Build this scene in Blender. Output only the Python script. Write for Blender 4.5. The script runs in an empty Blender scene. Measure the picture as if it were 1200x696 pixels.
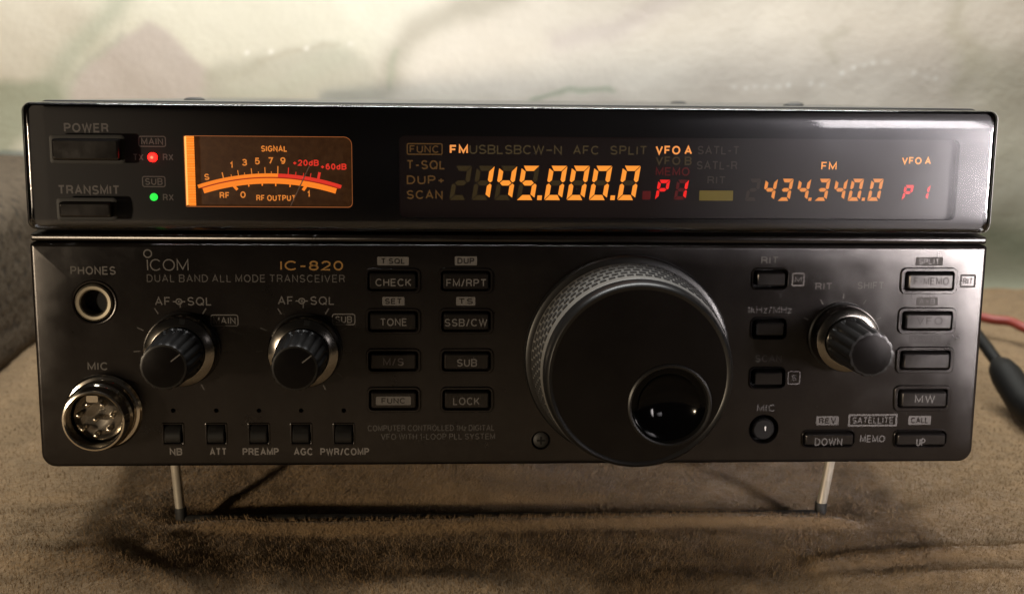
import bpy, bmesh, math, random
import numpy as np
from mathutils import Vector, Matrix, noise

random.seed(7)
S = 0.001                       # everything below is written in millimetres
sc = bpy.context.scene
col = sc.collection

# ------------------------------------------------------------------ camera, world, lamps, exposure
THETA = math.radians(4.0)       # the set leans back on its wire stand
ZR = 23.6                       # height of the lower front edge over the blanket
ROOT = Matrix.Translation((0, 0, ZR)) @ Matrix.Rotation(-THETA, 4, 'X')     # mm
FPX = 1400.0                    # focal length for a 1200 pixel wide picture
CAM = Vector((-17.076, -297.147, 93.842))                                   # in the set's own frame
RIGHT = Vector((0.998665, -0.050720, 0.009798))
DOWN = Vector((0.001266, -0.165584, -0.986195))
FWD = Vector((0.051642, 0.984891, -0.165298))

cd = bpy.data.cameras.new('camera')
cam = bpy.data.objects.new('camera', cd)
col.objects.link(cam)
ml = Matrix((RIGHT, -DOWN, -FWD)).transposed().to_4x4()
ml.translation = CAM
mw = ROOT @ ml
mw.translation = mw.translation * S
cam.matrix_world = mw
cd.sensor_width = 36.0
cd.lens = 36.0 * FPX / 1200.0
cd.clip_start = 0.01
cd.clip_end = 50.0
cd.dof.use_dof = True
cd.dof.focus_distance = 0.300
cd.dof.aperture_fstop = 17.0
sc.camera = cam

w = bpy.data.worlds.new('World')
sc.world = w
w.use_nodes = True
bg = w.node_tree.nodes['Background']
bg.inputs['Color'].default_value = (1.0, 0.86, 0.74, 1)
bg.inputs['Strength'].default_value = 0.014

sc.view_settings.view_transform = 'Standard'
sc.view_settings.look = 'None'
sc.view_settings.exposure = 0.0
sc.view_settings.gamma = 1.0
sc.cycles.max_bounces = 8
sc.cycles.transparent_max_bounces = 12
sc.cycles.use_denoising = True


def area(name, loc, target, size, size_y, watts, color, spread=180):
    l = bpy.data.lights.new(name, 'AREA')
    l.shape = 'RECTANGLE'
    l.size = size * S
    l.size_y = size_y * S
    l.energy = watts
    l.color = color
    l.spread = math.radians(spread)
    o = bpy.data.objects.new(name, l)
    col.objects.link(o)
    o.location = Vector(loc) * S
    d = Vector(target) - Vector(loc)
    o.rotation_euler = d.to_track_quat('-Z', 'Y').to_euler()
    return o


def spot_sphere(name, loc, radius, watts, color):
    l = bpy.data.lights.new(name, 'POINT')
    l.energy = watts
    l.shadow_soft_size = radius * S
    l.color = color
    o = bpy.data.objects.new(name, l)
    col.objects.link(o)
    o.location = Vector(loc) * S
    return o


# room light above and behind the set, a low warm lamp to the left, a lamp to the right in front
area('ceiling_lamp', (20, 160, 690), (0, 310, 60), 640, 120, 8.9, (1.0, 0.995, 0.965))
spot_sphere('table_lamp', (-500, -470, 106), 24, 12.0, (1.0, 0.80, 0.56))
area('reading_lamp', (250, -200, 98), (116, 0, 64), 50, 76, 0.082, (1.0, 0.91, 0.89), 33)
area('cover_highlight_lamp', (245, -382, 182), (95, 0, 112), 90, 56, 0.012, (1.0, 0.93, 0.95), 34)  # added lamp, only for the highlight along the cover's top edge


# ------------------------------------------------------------------ pixel of the photograph -> place
def ray(px, py):
    return (FWD + RIGHT * ((px - 600) / FPX) + DOWN * ((py - 348) / FPX))


def at(px, py, d=0.0):
    """point (x, z) of the front panel's plane, d mm proud of it, seen at that pixel"""
    r = ray(px, py)
    t = (-d - CAM.y) / r.y
    p = CAM + r * t
    return p.x, p.z


def world_ray(px, py):
    return ROOT @ CAM, (ROOT.to_3x3() @ ray(px, py))


def ground(px, py, z=0.0):
    c, r = world_ray(px, py)
    t = (z - c.z) / r.z
    return c + r * t


def at_depth(px, py, y):
    c, r = world_ray(px, py)
    return c + r * ((y - c.y) / r.y)


# ------------------------------------------------------------------ materials
MATS = {}


def nodes_of(name):
    m = bpy.data.materials.new(name)
    m.use_nodes = True
    nt = m.node_tree
    return m, nt, nt.nodes, nt.links, nt.nodes['Principled BSDF']


def plain(name, base, rough=0.5, metal=0.0, spec=0.5, bump=0.0, bscale=3000.0, rvar=0.0, coat=0.0, cvar=0.0):
    m, nt, N, L, b = nodes_of(name)
    b.inputs['Base Color'].default_value = (*base, 1)
    b.inputs['Roughness'].default_value = rough
    b.inputs['Metallic'].default_value = metal
    b.inputs['Specular IOR Level'].default_value = spec
    b.inputs['Coat Weight'].default_value = coat
    tc = N.new('ShaderNodeTexCoord')
    if bump:
        n = N.new('ShaderNodeTexNoise')
        n.inputs['Scale'].default_value = bscale
        n.inputs['Detail'].default_value = 3
        L.new(tc.outputs['Object'], n.inputs['Vector'])
        bp = N.new('ShaderNodeBump')
        bp.inputs['Strength'].default_value = bump
        bp.inputs['Distance'].default_value = 0.0002
        L.new(n.outputs['Fac'], bp.inputs['Height'])
        L.new(bp.outputs['Normal'], b.inputs['Normal'])
    if rvar:
        n2 = N.new('ShaderNodeTexNoise')
        n2.inputs['Scale'].default_value = 60
        n2.inputs['Detail'].default_value = 6
        n2.inputs['Roughness'].default_value = 0.65
        L.new(tc.outputs['Object'], n2.inputs['Vector'])
        mr = N.new('ShaderNodeMapRange')
        mr.inputs['From Min'].default_value = 0.3
        mr.inputs['From Max'].default_value = 0.7
        mr.inputs['To Min'].default_value = rough - rvar
        mr.inputs['To Max'].default_value = rough + rvar
        L.new(n2.outputs['Fac'], mr.inputs['Value'])
        L.new(mr.outputs['Result'], b.inputs['Roughness'])
    if cvar:
        n3 = N.new('ShaderNodeTexNoise')
        n3.inputs['Scale'].default_value = 160
        n3.inputs['Detail'].default_value = 7
        L.new(tc.outputs['Object'], n3.inputs['Vector'])
        mx = N.new('ShaderNodeMix')
        mx.data_type = 'RGBA'
        mx.inputs['A'].default_value = (*[c * (1 - cvar) for c in base], 1)
        mx.inputs['B'].default_value = (*[c * (1 + cvar) for c in base], 1)
        L.new(n3.outputs['Fac'], mx.inputs['Factor'])
        L.new(mx.outputs['Result'], b.inputs['Base Color'])
    MATS[name] = m
    return m


def emit(name, c, strength, base=(0.01, 0.01, 0.01)):
    m, nt, N, L, b = nodes_of(name)
    b.inputs['Base Color'].default_value = (*base, 1)
    b.inputs['Roughness'].default_value = 0.6
    b.inputs['Emission Color'].default_value = (*c, 1)
    b.inputs['Emission Strength'].default_value = strength
    MATS[name] = m
    return m


def satin_plastic(name, base, gloss, rough, grain):
    """black moulded plastic: a little diffuse under a soft sheen of narrow spread, with a fine spark-eroded grain"""
    m = bpy.data.materials.new(name)
    m.use_nodes = True
    nt = m.node_tree
    N, L = nt.nodes, nt.links
    N.clear()
    out = N.new('ShaderNodeOutputMaterial')
    df = N.new('ShaderNodeBsdfDiffuse')
    gl = N.new('ShaderNodeBsdfGlossy')
    gl.distribution = 'BECKMANN'
    gl.inputs['Color'].default_value = (1.0, 0.96, 0.95, 1)
    mx = N.new('ShaderNodeMixShader')
    tc = N.new('ShaderNodeTexCoord')
    n = N.new('ShaderNodeTexNoise')
    n.inputs['Scale'].default_value = 4200
    n.inputs['Detail'].default_value = 4
    L.new(tc.outputs['Object'], n.inputs['Vector'])
    bp = N.new('ShaderNodeBump')
    bp.inputs['Strength'].default_value = grain
    bp.inputs['Distance'].default_value = 0.0002
    L.new(n.outputs['Fac'], bp.inputs['Height'])
    L.new(bp.outputs['Normal'], gl.inputs['Normal'])
    n2 = N.new('ShaderNodeTexNoise')
    n2.inputs['Scale'].default_value = 70
    n2.inputs['Detail'].default_value = 9
    n2.inputs['Roughness'].default_value = 0.7
    L.new(tc.outputs['Object'], n2.inputs['Vector'])
    for sock, lo, hi in ((gl.inputs['Roughness'], rough - .025, rough + .03), (mx.inputs['Fac'], gloss * .8, gloss * 1.2)):
        r = N.new('ShaderNodeMapRange')
        r.inputs['From Min'].default_value = .3
        r.inputs['From Max'].default_value = .7
        r.inputs['To Min'].default_value = lo
        r.inputs['To Max'].default_value = hi
        L.new(n2.outputs['Fac'], r.inputs['Value'])
        L.new(r.outputs['Result'], sock)
    cm = N.new('ShaderNodeMix')
    cm.data_type = 'RGBA'
    cm.inputs['A'].default_value = (*[c * .8 for c in base], 1)
    cm.inputs['B'].default_value = (*[c * 1.25 for c in base], 1)
    L.new(n2.outputs['Fac'], cm.inputs['Factor'])
    L.new(cm.outputs['Result'], df.inputs['Color'])
    L.new(df.outputs['BSDF'], mx.inputs[1])
    L.new(gl.outputs['BSDF'], mx.inputs[2])
    L.new(mx.outputs['Shader'], out.inputs['Surface'])
    MATS[name] = m


satin_plastic('panel_black', (0.0056, 0.0048, 0.0046), 0.044, 0.29, 0.09)
satin_plastic('button_black', (0.0070, 0.0063, 0.0061), 0.040, 0.30, 0.05)
plain('gloss_black', (0.006, 0.006, 0.006), 0.16, spec=0.5)
plain('backplate_black', (0.006, 0.006, 0.0065), 0.55, spec=0.3)
plain('case_grey', (0.05, 0.049, 0.047), 0.42, spec=0.5)
plain('ink_pale', (0.16, 0.15, 0.146), 0.85, spec=0.12, cvar=0.3)
plain('ink_in_sheen', (0.035, 0.033, 0.032), 0.85, spec=0.1, cvar=0.3)  # ink darkened to set legends against the lamp's sheen on the panel
plain('ink_grey', (0.10, 0.095, 0.092), 0.85, spec=0.12, cvar=0.3)
plain('ink_dim', (0.07, 0.066, 0.064), 0.85, spec=0.12, cvar=0.3)
plain('ink_bezel', (0.17, 0.163, 0.16), 0.8, spec=0.1)
plain('ink_gold', (0.20, 0.105, 0.024), 0.6, spec=0.3)
plain('rubber', (0.016, 0.0155, 0.015), 0.6, spec=0.5)
plain('dial_grip', (0.105, 0.101, 0.093), 0.45, spec=0.5, cvar=0.3)
satin_plastic('cap_black', (0.0040, 0.0036, 0.0036), 0.009, 0.36, 0.08)
satin_plastic('dial_face', (0.0042, 0.0037, 0.0037), 0.020, 0.33, 0.06)
plain('knob_black', (0.0065, 0.0063, 0.0063), 0.34, spec=0.35, rvar=0.06)
plain('smoked_metal', (0.21, 0.195, 0.175), 0.17, metal=1.0, rvar=0.07)
plain('chrome', (0.62, 0.57, 0.49), 0.14, metal=1.0, rvar=0.06)
plain('insert_metal', (0.17, 0.155, 0.135), 0.20, metal=0.9, rvar=0.1)
plain('jack_ring', (0.30, 0.27, 0.21), 0.35, metal=0.9)
plain('wire_steel', (0.46, 0.42, 0.35), 0.42, metal=0.55, cvar=0.2, rvar=0.1)
plain('dimple_black', (0.0012, 0.0012, 0.0014), 0.10, spec=0.10, rvar=0.05)
plain('hole_black', (0.003, 0.003, 0.003), 0.7, spec=0.2)
plain('pointer_white', (0.6, 0.58, 0.55), 0.5)
plain('needle_grey', (0.5, 0.42, 0.36), 0.4)
plain('cable_red', (0.24, 0.033, 0.022), 0.45)
plain('cable_black', (0.003, 0.003, 0.003), 0.55, spec=0.2)
ORANGE = (1.0, 0.32, 0.036)
emit('lcd_orange', ORANGE, 1.15)
emit('lcd_amber', (1.0, 0.36, 0.085), 1.0)
emit('guide_edge', (1.0, 0.42, 0.10), 1.6)
emit('lcd_orange_small', (1.0, 0.33, 0.05), 0.85)
emit('lcd_amber_small', (1.0, 0.36, 0.06), 1.25)
emit('lcd_red', (1.0, 0.020, 0.016), 0.95)
emit('lcd_red_small', (1.0, 0.03, 0.025), 1.2)
emit('lcd_ghost', (0.034, 0.022, 0.007), 0.95)
emit('lcd_ghost_text', (0.034, 0.024, 0.010), 1.5)
emit('lcd_ghost_orange', (0.085, 0.042, 0.012), 0.9)
emit('lcd_ghost_grey', (0.030, 0.024, 0.018), 1.3)
emit('lcd_ghost_small', (0.03, 0.02, 0.012), 0.9)
emit('lcd_ghost_red', (0.10, 0.006, 0.006), 0.8)
emit('lcd_bar', (0.095, 0.068, 0.010), 1.2)
emit('lcd_bed', (0.0065, 0.0026, 0.0018), 0.55)
emit('meter_amber', (1.0, 0.235, 0.018), 1.1)
emit('meter_text', (1.0, 0.30, 0.045), 0.8)
emit('meter_red', (1.0, 0.045, 0.025), 0.80)
emit('meter_line_red', (0.40, 0.02, 0.006), 0.9)
emit('led_red', (1.0, 0.006, 0.004), 9.0)
emit('led_core', (1.0, 0.10, 0.05), 4.0)
emit('led_green', (0.03, 1.0, 0.08), 1.1)
emit('meter_rim', (1.0, 0.30, 0.08), 0.35)


def meter_face():
    m, nt, N, L, b = nodes_of('meter_face')
    b.inputs['Base Color'].default_value = (0.03, 0.015, 0.008, 1)
    b.inputs['Roughness'].default_value = 0.5
    tc = N.new('ShaderNodeTexCoord')
    n = N.new('ShaderNodeTexNoise')
    n.inputs['Scale'].default_value = 900
    n.inputs['Detail'].default_value = 4
    L.new(tc.outputs['Object'], n.inputs['Vector'])
    r = N.new('ShaderNodeValToRGB')
    r.color_ramp.elements[0].position = 0.3
    r.color_ramp.elements[0].color = (0.022, 0.0075, 0.0020, 1)
    r.color_ramp.elements[1].position = 0.75
    r.color_ramp.elements[1].color = (0.042, 0.0165, 0.005, 1)
    L.new(n.outputs['Fac'], r.inputs['Fac'])
    L.new(r.outputs['Color'], b.inputs['Emission Color'])
    b.inputs['Emission Strength'].default_value = 1.0
    MATS['meter_face'] = m


meter_face()


def meter_glow_strip():
    m, nt, N, L, b = nodes_of('meter_strip')
    tc = N.new('ShaderNodeTexCoord')
    wv = N.new('ShaderNodeTexWave')
    wv.wave_type = 'BANDS'
    wv.bands_direction = 'Z'
    wv.inputs['Scale'].default_value = 560
    L.new(tc.outputs['Object'], wv.inputs['Vector'])
    r = N.new('ShaderNodeValToRGB')
    r.color_ramp.elements[0].color = (0.80, 0.17, 0.010, 1)
    r.color_ramp.elements[1].color = (1.0, 0.40, 0.07, 1)
    L.new(wv.outputs['Fac'], r.inputs['Fac'])
    L.new(r.outputs['Color'], b.inputs['Emission Color'])
    b.inputs['Emission Strength'].default_value = 1.0
    MATS['meter_strip'] = m


meter_glow_strip()


def cover_material():
    """tinted acrylic: clear, mirror-like by Fresnel, with a thin haze of dust and fine scratches"""
    m = bpy.data.materials.new('tinted_acrylic')
    m.use_nodes = True
    nt = m.node_tree
    N, L = nt.nodes, nt.links
    N.clear()
    out = N.new('ShaderNodeOutputMaterial')
    tr = N.new('ShaderNodeBsdfTransparent')
    tr.inputs['Color'].default_value = (0.93, 0.92, 0.93, 1)
    gl = N.new('ShaderNodeBsdfGlossy')
    gl.inputs['Roughness'].default_value = 0.06
    hz = N.new('ShaderNodeBsdfGlossy')
    hz.distribution = 'BECKMANN'
    hz.inputs['Roughness'].default_value = 0.25
    hz.inputs['Color'].default_value = (0.95, 0.95, 1, 1)
    fr = N.new('ShaderNodeFresnel')
    fr.inputs['IOR'].default_value = 1.49
    m1 = N.new('ShaderNodeMixShader')
    m2 = N.new('ShaderNodeMixShader')
    tc = N.new('ShaderNodeTexCoord')
    n = N.new('ShaderNodeTexNoise')
    n.inputs['Scale'].default_value = 55
    n.inputs['Detail'].default_value = 8
    n.inputs['Roughness'].default_value = 0.7
    L.new(tc.outputs['Object'], n.inputs['Vector'])
    mr = N.new('ShaderNodeMapRange')
    mr.inputs['From Min'].default_value = 0.3
    mr.inputs['From Max'].default_value = 0.75
    mr.inputs['To Min'].default_value = 0.015
    mr.inputs['To Max'].default_value = 0.034
    L.new(n.outputs['Fac'], mr.inputs['Value'])
    L.new(fr.outputs['Fac'], m1.inputs['Fac'])
    L.new(tr.outputs['BSDF'], m1.inputs[1])
    L.new(gl.outputs['BSDF'], m1.inputs[2])
    L.new(mr.outputs['Result'], m2.inputs['Fac'])
    L.new(m1.outputs['Shader'], m2.inputs[1])
    L.new(hz.outputs['BSDF'], m2.inputs[2])
    L.new(m2.outputs['Shader'], out.inputs['Surface'])
    MATS['tinted_acrylic'] = m


cover_material()


def cloth_material(name, rough, bscale, bdist, use_attr, base=(0.5, 0.5, 0.5), var=0.2, sheen=0.3, vscale=120.0):
    m, nt, N, L, b = nodes_of(name)
    b.inputs['Roughness'].default_value = rough
    b.inputs['Specular IOR Level'].default_value = 0.15
    b.inputs['Sheen Weight'].default_value = sheen
    b.inputs['Sheen Roughness'].default_value = 0.5
    tc = N.new('ShaderNodeTexCoord')
    n = N.new('ShaderNodeTexNoise')
    n.inputs['Scale'].default_value = bscale
    n.inputs['Detail'].default_value = 6
    n.inputs['Roughness'].default_value = 0.6
    L.new(tc.outputs['Object'], n.inputs['Vector'])
    bp = N.new('ShaderNodeBump')
    bp.inputs['Strength'].default_value = 0.8
    bp.inputs['Distance'].default_value = bdist
    L.new(n.outputs['Fac'], bp.inputs['Height'])
    L.new(bp.outputs['Normal'], b.inputs['Normal'])
    n2 = N.new('ShaderNodeTexNoise')
    n2.inputs['Scale'].default_value = vscale
    n2.inputs['Detail'].default_value = 8
    n2.inputs['Roughness'].default_value = 0.7
    L.new(tc.outputs['Object'], n2.inputs['Vector'])
    mr = N.new('ShaderNodeMapRange')
    mr.inputs['From Min'].default_value = 0.25
    mr.inputs['From Max'].default_value = 0.75
    mr.inputs['To Min'].default_value = 1 - var
    mr.inputs['To Max'].default_value = 1 + var
    L.new(n2.outputs['Fac'], mr.inputs['Value'])
    mx = N.new('ShaderNodeMix')
    mx.data_type = 'RGBA'
    mx.blend_type = 'MULTIPLY'
    mx.inputs['Factor'].default_value = 1.0
    if use_attr:
        a = N.new('ShaderNodeAttribute')
        a.attribute_name = 'print'
        L.new(a.outputs['Color'], mx.inputs['A'])
    else:
        mx.inputs['A'].default_value = (*base, 1)
    L.new(mr.outputs['Result'], mx.inputs['B'])
    L.new(mx.outputs['Result'], b.inputs['Base Color'])
    MATS[name] = m


cloth_material('printed_plush', 0.9, 320, 0.0003, True, var=0.05, sheen=0.15, vscale=90)
cloth_material('brown_fleece', 0.95, 700, 0.0008, False, base=(0.205, 0.136, 0.070), var=0.24, sheen=0.25, vscale=150)


# ------------------------------------------------------------------ mesh building
def rrect(cx, cz, w, h, r, n=6):
    """outline of a rounded rectangle, anticlockwise seen from the front; r is one radius or (tl, tr, br, bl)"""
    rs = (r,) * 4 if not isinstance(r, (tuple, list)) else r
    pts = []
    corners = [(cx - w / 2, cz + h / 2, -1, 1, rs[0], 90), (cx - w / 2, cz - h / 2, -1, -1, rs[3], 180),
               (cx + w / 2, cz - h / 2, 1, -1, rs[2], 270), (cx + w / 2, cz + h / 2, 1, 1, rs[1], 0)]
    for x, z, sx, sz, q, a0 in corners:
        q = max(min(q, w / 2, h / 2), 0.01)
        ox, oz = x - sx * q, z - sz * q
        for k in range(n + 1):
            a = math.radians(a0 + 90.0 * k / n)
            pts.append((ox + q * math.cos(a), oz + q * math.sin(a)))
    return pts


def circle(cx, cz, r, n=48):
    return [(cx + r * math.cos(2 * math.pi * k / n), cz + r * math.sin(2 * math.pi * k / n)) for k in range(n)]


class MB:
    """collects verts (x, y, z mm in the set's frame: x right, y into the set, z up)"""

    def __init__(self):
        self.v, self.f, self.m, self.slots = [], [], [], []
        self.auto = None       # (name, parent, loc): build an object of its own after every word

    def flush(self, name=None):
        n, p, l = self.auto
        self.build(name or n, p, l, smooth=False)
        self.v, self.f, self.m, self.slots = [], [], [], []

    def slot(self, mat):
        if mat not in self.slots:
            self.slots.append(mat)
        return self.slots.index(mat)

    def face(self, idx, mat):
        self.f.append(list(idx))
        self.m.append(self.slot(mat))

    def ring(self, pts, d):
        i0 = len(self.v)
        self.v += [(x, -d, z) for x, z in pts]
        return list(range(i0, i0 + len(pts)))

    def bridge(self, a, b, mat, closed=True):
        n = len(a)
        for k in range(n if closed else n - 1):
            j = (k + 1) % n
            self.face((a[k], a[j], b[j], b[k]), mat)

    def loft(self, sections, mat, cap_first=False, cap_last=True, last_mat=None):
        """sections: list of (outline, d); outlines with equal counts, anticlockwise from the front"""
        rings = [self.ring(p, d) for p, d in sections]
        for a, b in zip(rings, rings[1:]):
            self.bridge(a, b, mat)
        if cap_last:
            self.face(rings[-1], last_mat or mat)
        if cap_first:
            self.face(rings[0][::-1], mat)
        return rings

    def lathe(self, cx, cz, prof, mat, n=64, flutes=None, cap_last=True, cap_first=False, cap_mat=None):
        """prof: (r, d[, flute depth, flute on]) from back to front"""
        secs = []
        for p in prof:
            r, d = p[0], p[1]
            fl = p[2] if len(p) > 2 else 0.0
            pts = []
            for k in range(n):
                a = 2 * math.pi * k / n
                rr = r
                if fl and flutes:
                    rr = r - fl * (0.5 - 0.5 * math.cos(a * flutes)) ** 2
                pts.append((cx + rr * math.cos(a), cz + rr * math.sin(a)))
            secs.append((pts, d))
        return self.loft(secs, mat, cap_first, cap_last, cap_mat)

    def flat(self, pts, d, mat):
        self.face(self.ring(pts, d), mat)

    def frame(self, outer, inner, d, mat):
        self.bridge(self.ring(outer, d), self.ring(inner, d), mat)

    def box(self, x0, x1, y0, y1, z0, z1, mat):
        i = len(self.v)
        self.v += [(x0, y0, z0), (x1, y0, z0), (x1, y1, z0), (x0, y1, z0), (x0, y0, z1), (x1, y0, z1), (x1, y1, z1), (x0, y1, z1)]
        for q in ((0, 3, 2, 1), (4, 5, 6, 7), (0, 1, 5, 4), (1, 2, 6, 5), (2, 3, 7, 6), (3, 0, 4, 7)):
            self.face([i + k for k in q], mat)

    def tube(self, path, rad, mat, n=12, cap=True):
        path = [Vector(p) for p in path]
        rads = rad if isinstance(rad, (list, tuple)) else [rad] * len(path)
        rings = []
        up = Vector((0.13, 0.31, 0.94))
        for k, p in enumerate(path):
            t = (path[min(k + 1, len(path) - 1)] - path[max(k - 1, 0)]).normalized()
            u = t.cross(up).normalized()
            vv = t.cross(u).normalized()
            i0 = len(self.v)
            for j in range(n):
                a = 2 * math.pi * j / n
                q = p + (u * math.cos(a) + vv * math.sin(a)) * rads[k]
                self.v.append(tuple(q))
            rings.append(list(range(i0, i0 + n)))
        for a, b in zip(rings, rings[1:]):
            self.bridge(a, b, mat)
        if cap:
            self.face(rings[0][::-1], mat)
            self.face(rings[-1], mat)

    def build(self, name, parent=None, loc=(0, 0, 0), label=None, sharp=32, smooth=True):
        me = bpy.data.meshes.new(name)
        me.from_pydata([((x - loc[0]) * S, (y - loc[1]) * S, (z - loc[2]) * S) for x, y, z in self.v], [], self.f)
        for s in self.slots:
            me.materials.append(MATS[s])
        me.polygons.foreach_set('material_index', self.m)
        bm = bmesh.new()
        bm.from_mesh(me)
        big = [f for f in bm.faces if len(f.verts) > 4]
        if big:
            bmesh.ops.triangulate(bm, faces=big)
        bmesh.ops.remove_doubles(bm, verts=bm.verts, dist=1e-7)
        bm.to_mesh(me)
        bm.free()
        if smooth:
            me.shade_smooth()
            me.set_sharp_from_angle(angle=math.radians(sharp))
        me.update()
        o = bpy.data.objects.new(name, me)
        col.objects.link(o)
        o.location = Vector(loc) * S
        if parent is not None:
            o.parent = parent
            # the builder's coordinates are the set's: take the parent's own offset off again
            base = parent.get('_off')
            if base is not None:
                o.location = (Vector(loc) - Vector(base)) * S
        o['_off'] = tuple(loc)
        if label:
            o['label'] = label
        return o


def inset(pts_fn, *a):
    return pts_fn(*a)


# ------------------------------------------------------------------ a plain sans alphabet made of strokes
def arc(cx, cy, rx, ry, a0, a1, n=10):
    return [(cx + rx * math.cos(math.radians(a0 + (a1 - a0) * k / n)), cy + ry * math.sin(math.radians(a0 + (a1 - a0) * k / n)))
            for k in range(n + 1)]


def closed(p):
    return p + [p[0]] if p[0] != p[-1] else p


GL = {
    'A': (0.78, [[(0, 0), (.39, 1), (.78, 0)], [(.13, .32), (.65, .32)]]),
    'B': (0.70, [[(.42, .53)] + arc(.42, .765, .26, .235, -90, 90) + [(0, 1), (0, 0)] + arc(.42, .265, .28, .265, -90, 90) + [(0, .53)]]),
    'C': (0.78, [arc(.42, .5, .42, .5, 42, 318, 18)]),
    'D': (0.74, [closed([(0, 0), (0, 1)] + arc(.30, .5, .44, .5, 90, -90, 14))]),
    'E': (0.64, [[(.64, 1), (0, 1), (0, 0), (.64, 0)], [(0, .52), (.58, .52)]]),
    'F': (0.60, [[(.60, 1), (0, 1), (0, 0)], [(0, .50), (.52, .50)]]),
    'G': (0.82, [arc(.42, .5, .42, .5, 42, 330, 18) + [(.80, .46), (.46, .46)]]),
    'H': (0.70, [[(0, 0), (0, 1)], [(.70, 0), (.70, 1)], [(0, .52), (.70, .52)]]),
    'I': (0.0, [[(0, 0), (0, 1)]]),
    'J': (0.52, [[(.52, 1), (.52, .28)] + arc(.26, .28, .26, .28, 0, -180)]),
    'K': (0.70, [[(0, 0), (0, 1)], [(.68, 1), (0, .36)], [(.26, .58), (.70, 0)]]),
    'L': (0.56, [[(0, 1), (0, 0), (.56, 0)]]),
    'M': (0.84, [[(0, 0), (0, 1), (.42, .12), (.84, 1), (.84, 0)]]),
    'N': (0.70, [[(0, 0), (0, 1), (.70, 0), (.70, 1)]]),
    'O': (0.86, [closed(arc(.43, .5, .43, .5, 90, 450, 24))]),
    'P': (0.66, [[(0, 0), (0, 1)] + arc(.40, .74, .26, .26, 90, -90) + [(0, .48)]]),
    'Q': (0.86, [closed(arc(.43, .5, .43, .5, 90, 450, 24)), [(.52, .24), (.86, -.04)]]),
    'R': (0.70, [[(0, 0), (0, 1)] + arc(.42, .75, .26, .25, 90, -90) + [(0, .50)], [(.40, .50), (.58, .40), (.64, .2), (.68, 0)]]),
    'S': (0.68, [arc(.34, .74, .31, .26, 22, 270, 12) + arc(.34, .24, .34, .24, 90, -158, 12)[1:]]),
    'T': (0.70, [[(0, 1), (.70, 1)], [(.35, 1), (.35, 0)]]),
    'U': (0.70, [[(0, 1), (0, .33)] + arc(.35, .33, .35, .33, 180, 360, 12) + [(.70, 1)]]),
    'V': (0.76, [[(0, 1), (.38, 0), (.76, 1)]]),
    'W': (1.08, [[(0, 1), (.27, 0), (.54, 1), (.81, 0), (1.08, 1)]]),
    'X': (0.72, [[(0, 0), (.72, 1)], [(0, 1), (.72, 0)]]),
    'Y': (0.74, [[(0, 1), (.37, .45), (.74, 1)], [(.37, .45), (.37, 0)]]),
    'Z': (0.66, [[(0, 1), (.66, 1), (0, 0), (.66, 0)]]),
    '0': (0.58, [closed(arc(.29, .5, .29, .5, 90, 450, 20))]),
    '1': (0.26, [[(0, .78), (.18, .84), (.26, 1), (.26, 0)]]),
    '2': (0.58, [arc(.29, .70, .28, .30, 170, -40, 12) + [(0, 0), (.58, 0)]]),
    '3': (0.58, [arc(.29, .76, .26, .24, 160, -90, 10) + arc(.29, .26, .30, .26, 90, -165, 10)]),
    '4': (0.62, [[(.46, 0), (.46, 1), (0, .27), (.62, .27)]]),
    '5': (0.58, [[(.54, 1), (.10, 1), (.04, .50)] + arc(.28, .32, .30, .32, 125, -155, 12)]),
    '6': (0.58, [arc(.30, .5, .29, .5, 50, 180, 8) + closed(arc(.29, .32, .29, .32, 180, 540, 16))]),
    '7': (0.56, [[(0, 1), (.56, 1), (.20, 0)]]),
    '8': (0.58, [closed(arc(.29, .76, .25, .24, 270, 630, 16)) + closed(arc(.29, .26, .29, .26, 90, 450, 16))]),
    '9': (0.58, [arc(.28, .5, .29, .5, 230, 360, 8) + closed(arc(.29, .68, .29, .32, 0, 360, 16))]),
    '/': (0.36, [[(0, -.04), (.36, 1.04)]]),
    '-': (0.36, [[(0, .42), (.36, .42)]]),
    '~': (0.62, [[(0, .46), (.62, .46)]]),
    '+': (0.56, [[(0, .42), (.56, .42)], [(.28, .14), (.28, .70)]]),
    '=': (0.50, [[(0, .32), (.50, .32)], [(0, .62), (.50, .62)]]),
    '.': (0.0, [[(0, 0), (0, .04)]]),
    'd': (0.52, [[(.52, 1), (.52, 0)], closed(arc(.26, .33, .26, .33, 0, 360, 16))]),
    'z': (0.46, [[(0, .66), (.46, .66), (0, 0), (.46, 0)]]),
    'k': (0.48, [[(0, 0), (0, 1)], [(.44, .66), (0, .24)], [(.18, .40), (.48, 0)]]),
    # two rings linked by a bar: the sign for a double knob
    '@': (1.5, [[(0, .45), (.38, .45)], closed(arc(.75, .45, .36, .36, 0, 360, 18)), closed(arc(.75, .45, .07, .07, 0, 360, 8)), [(1.12, .45), (1.5, .45)]]),
}


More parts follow.
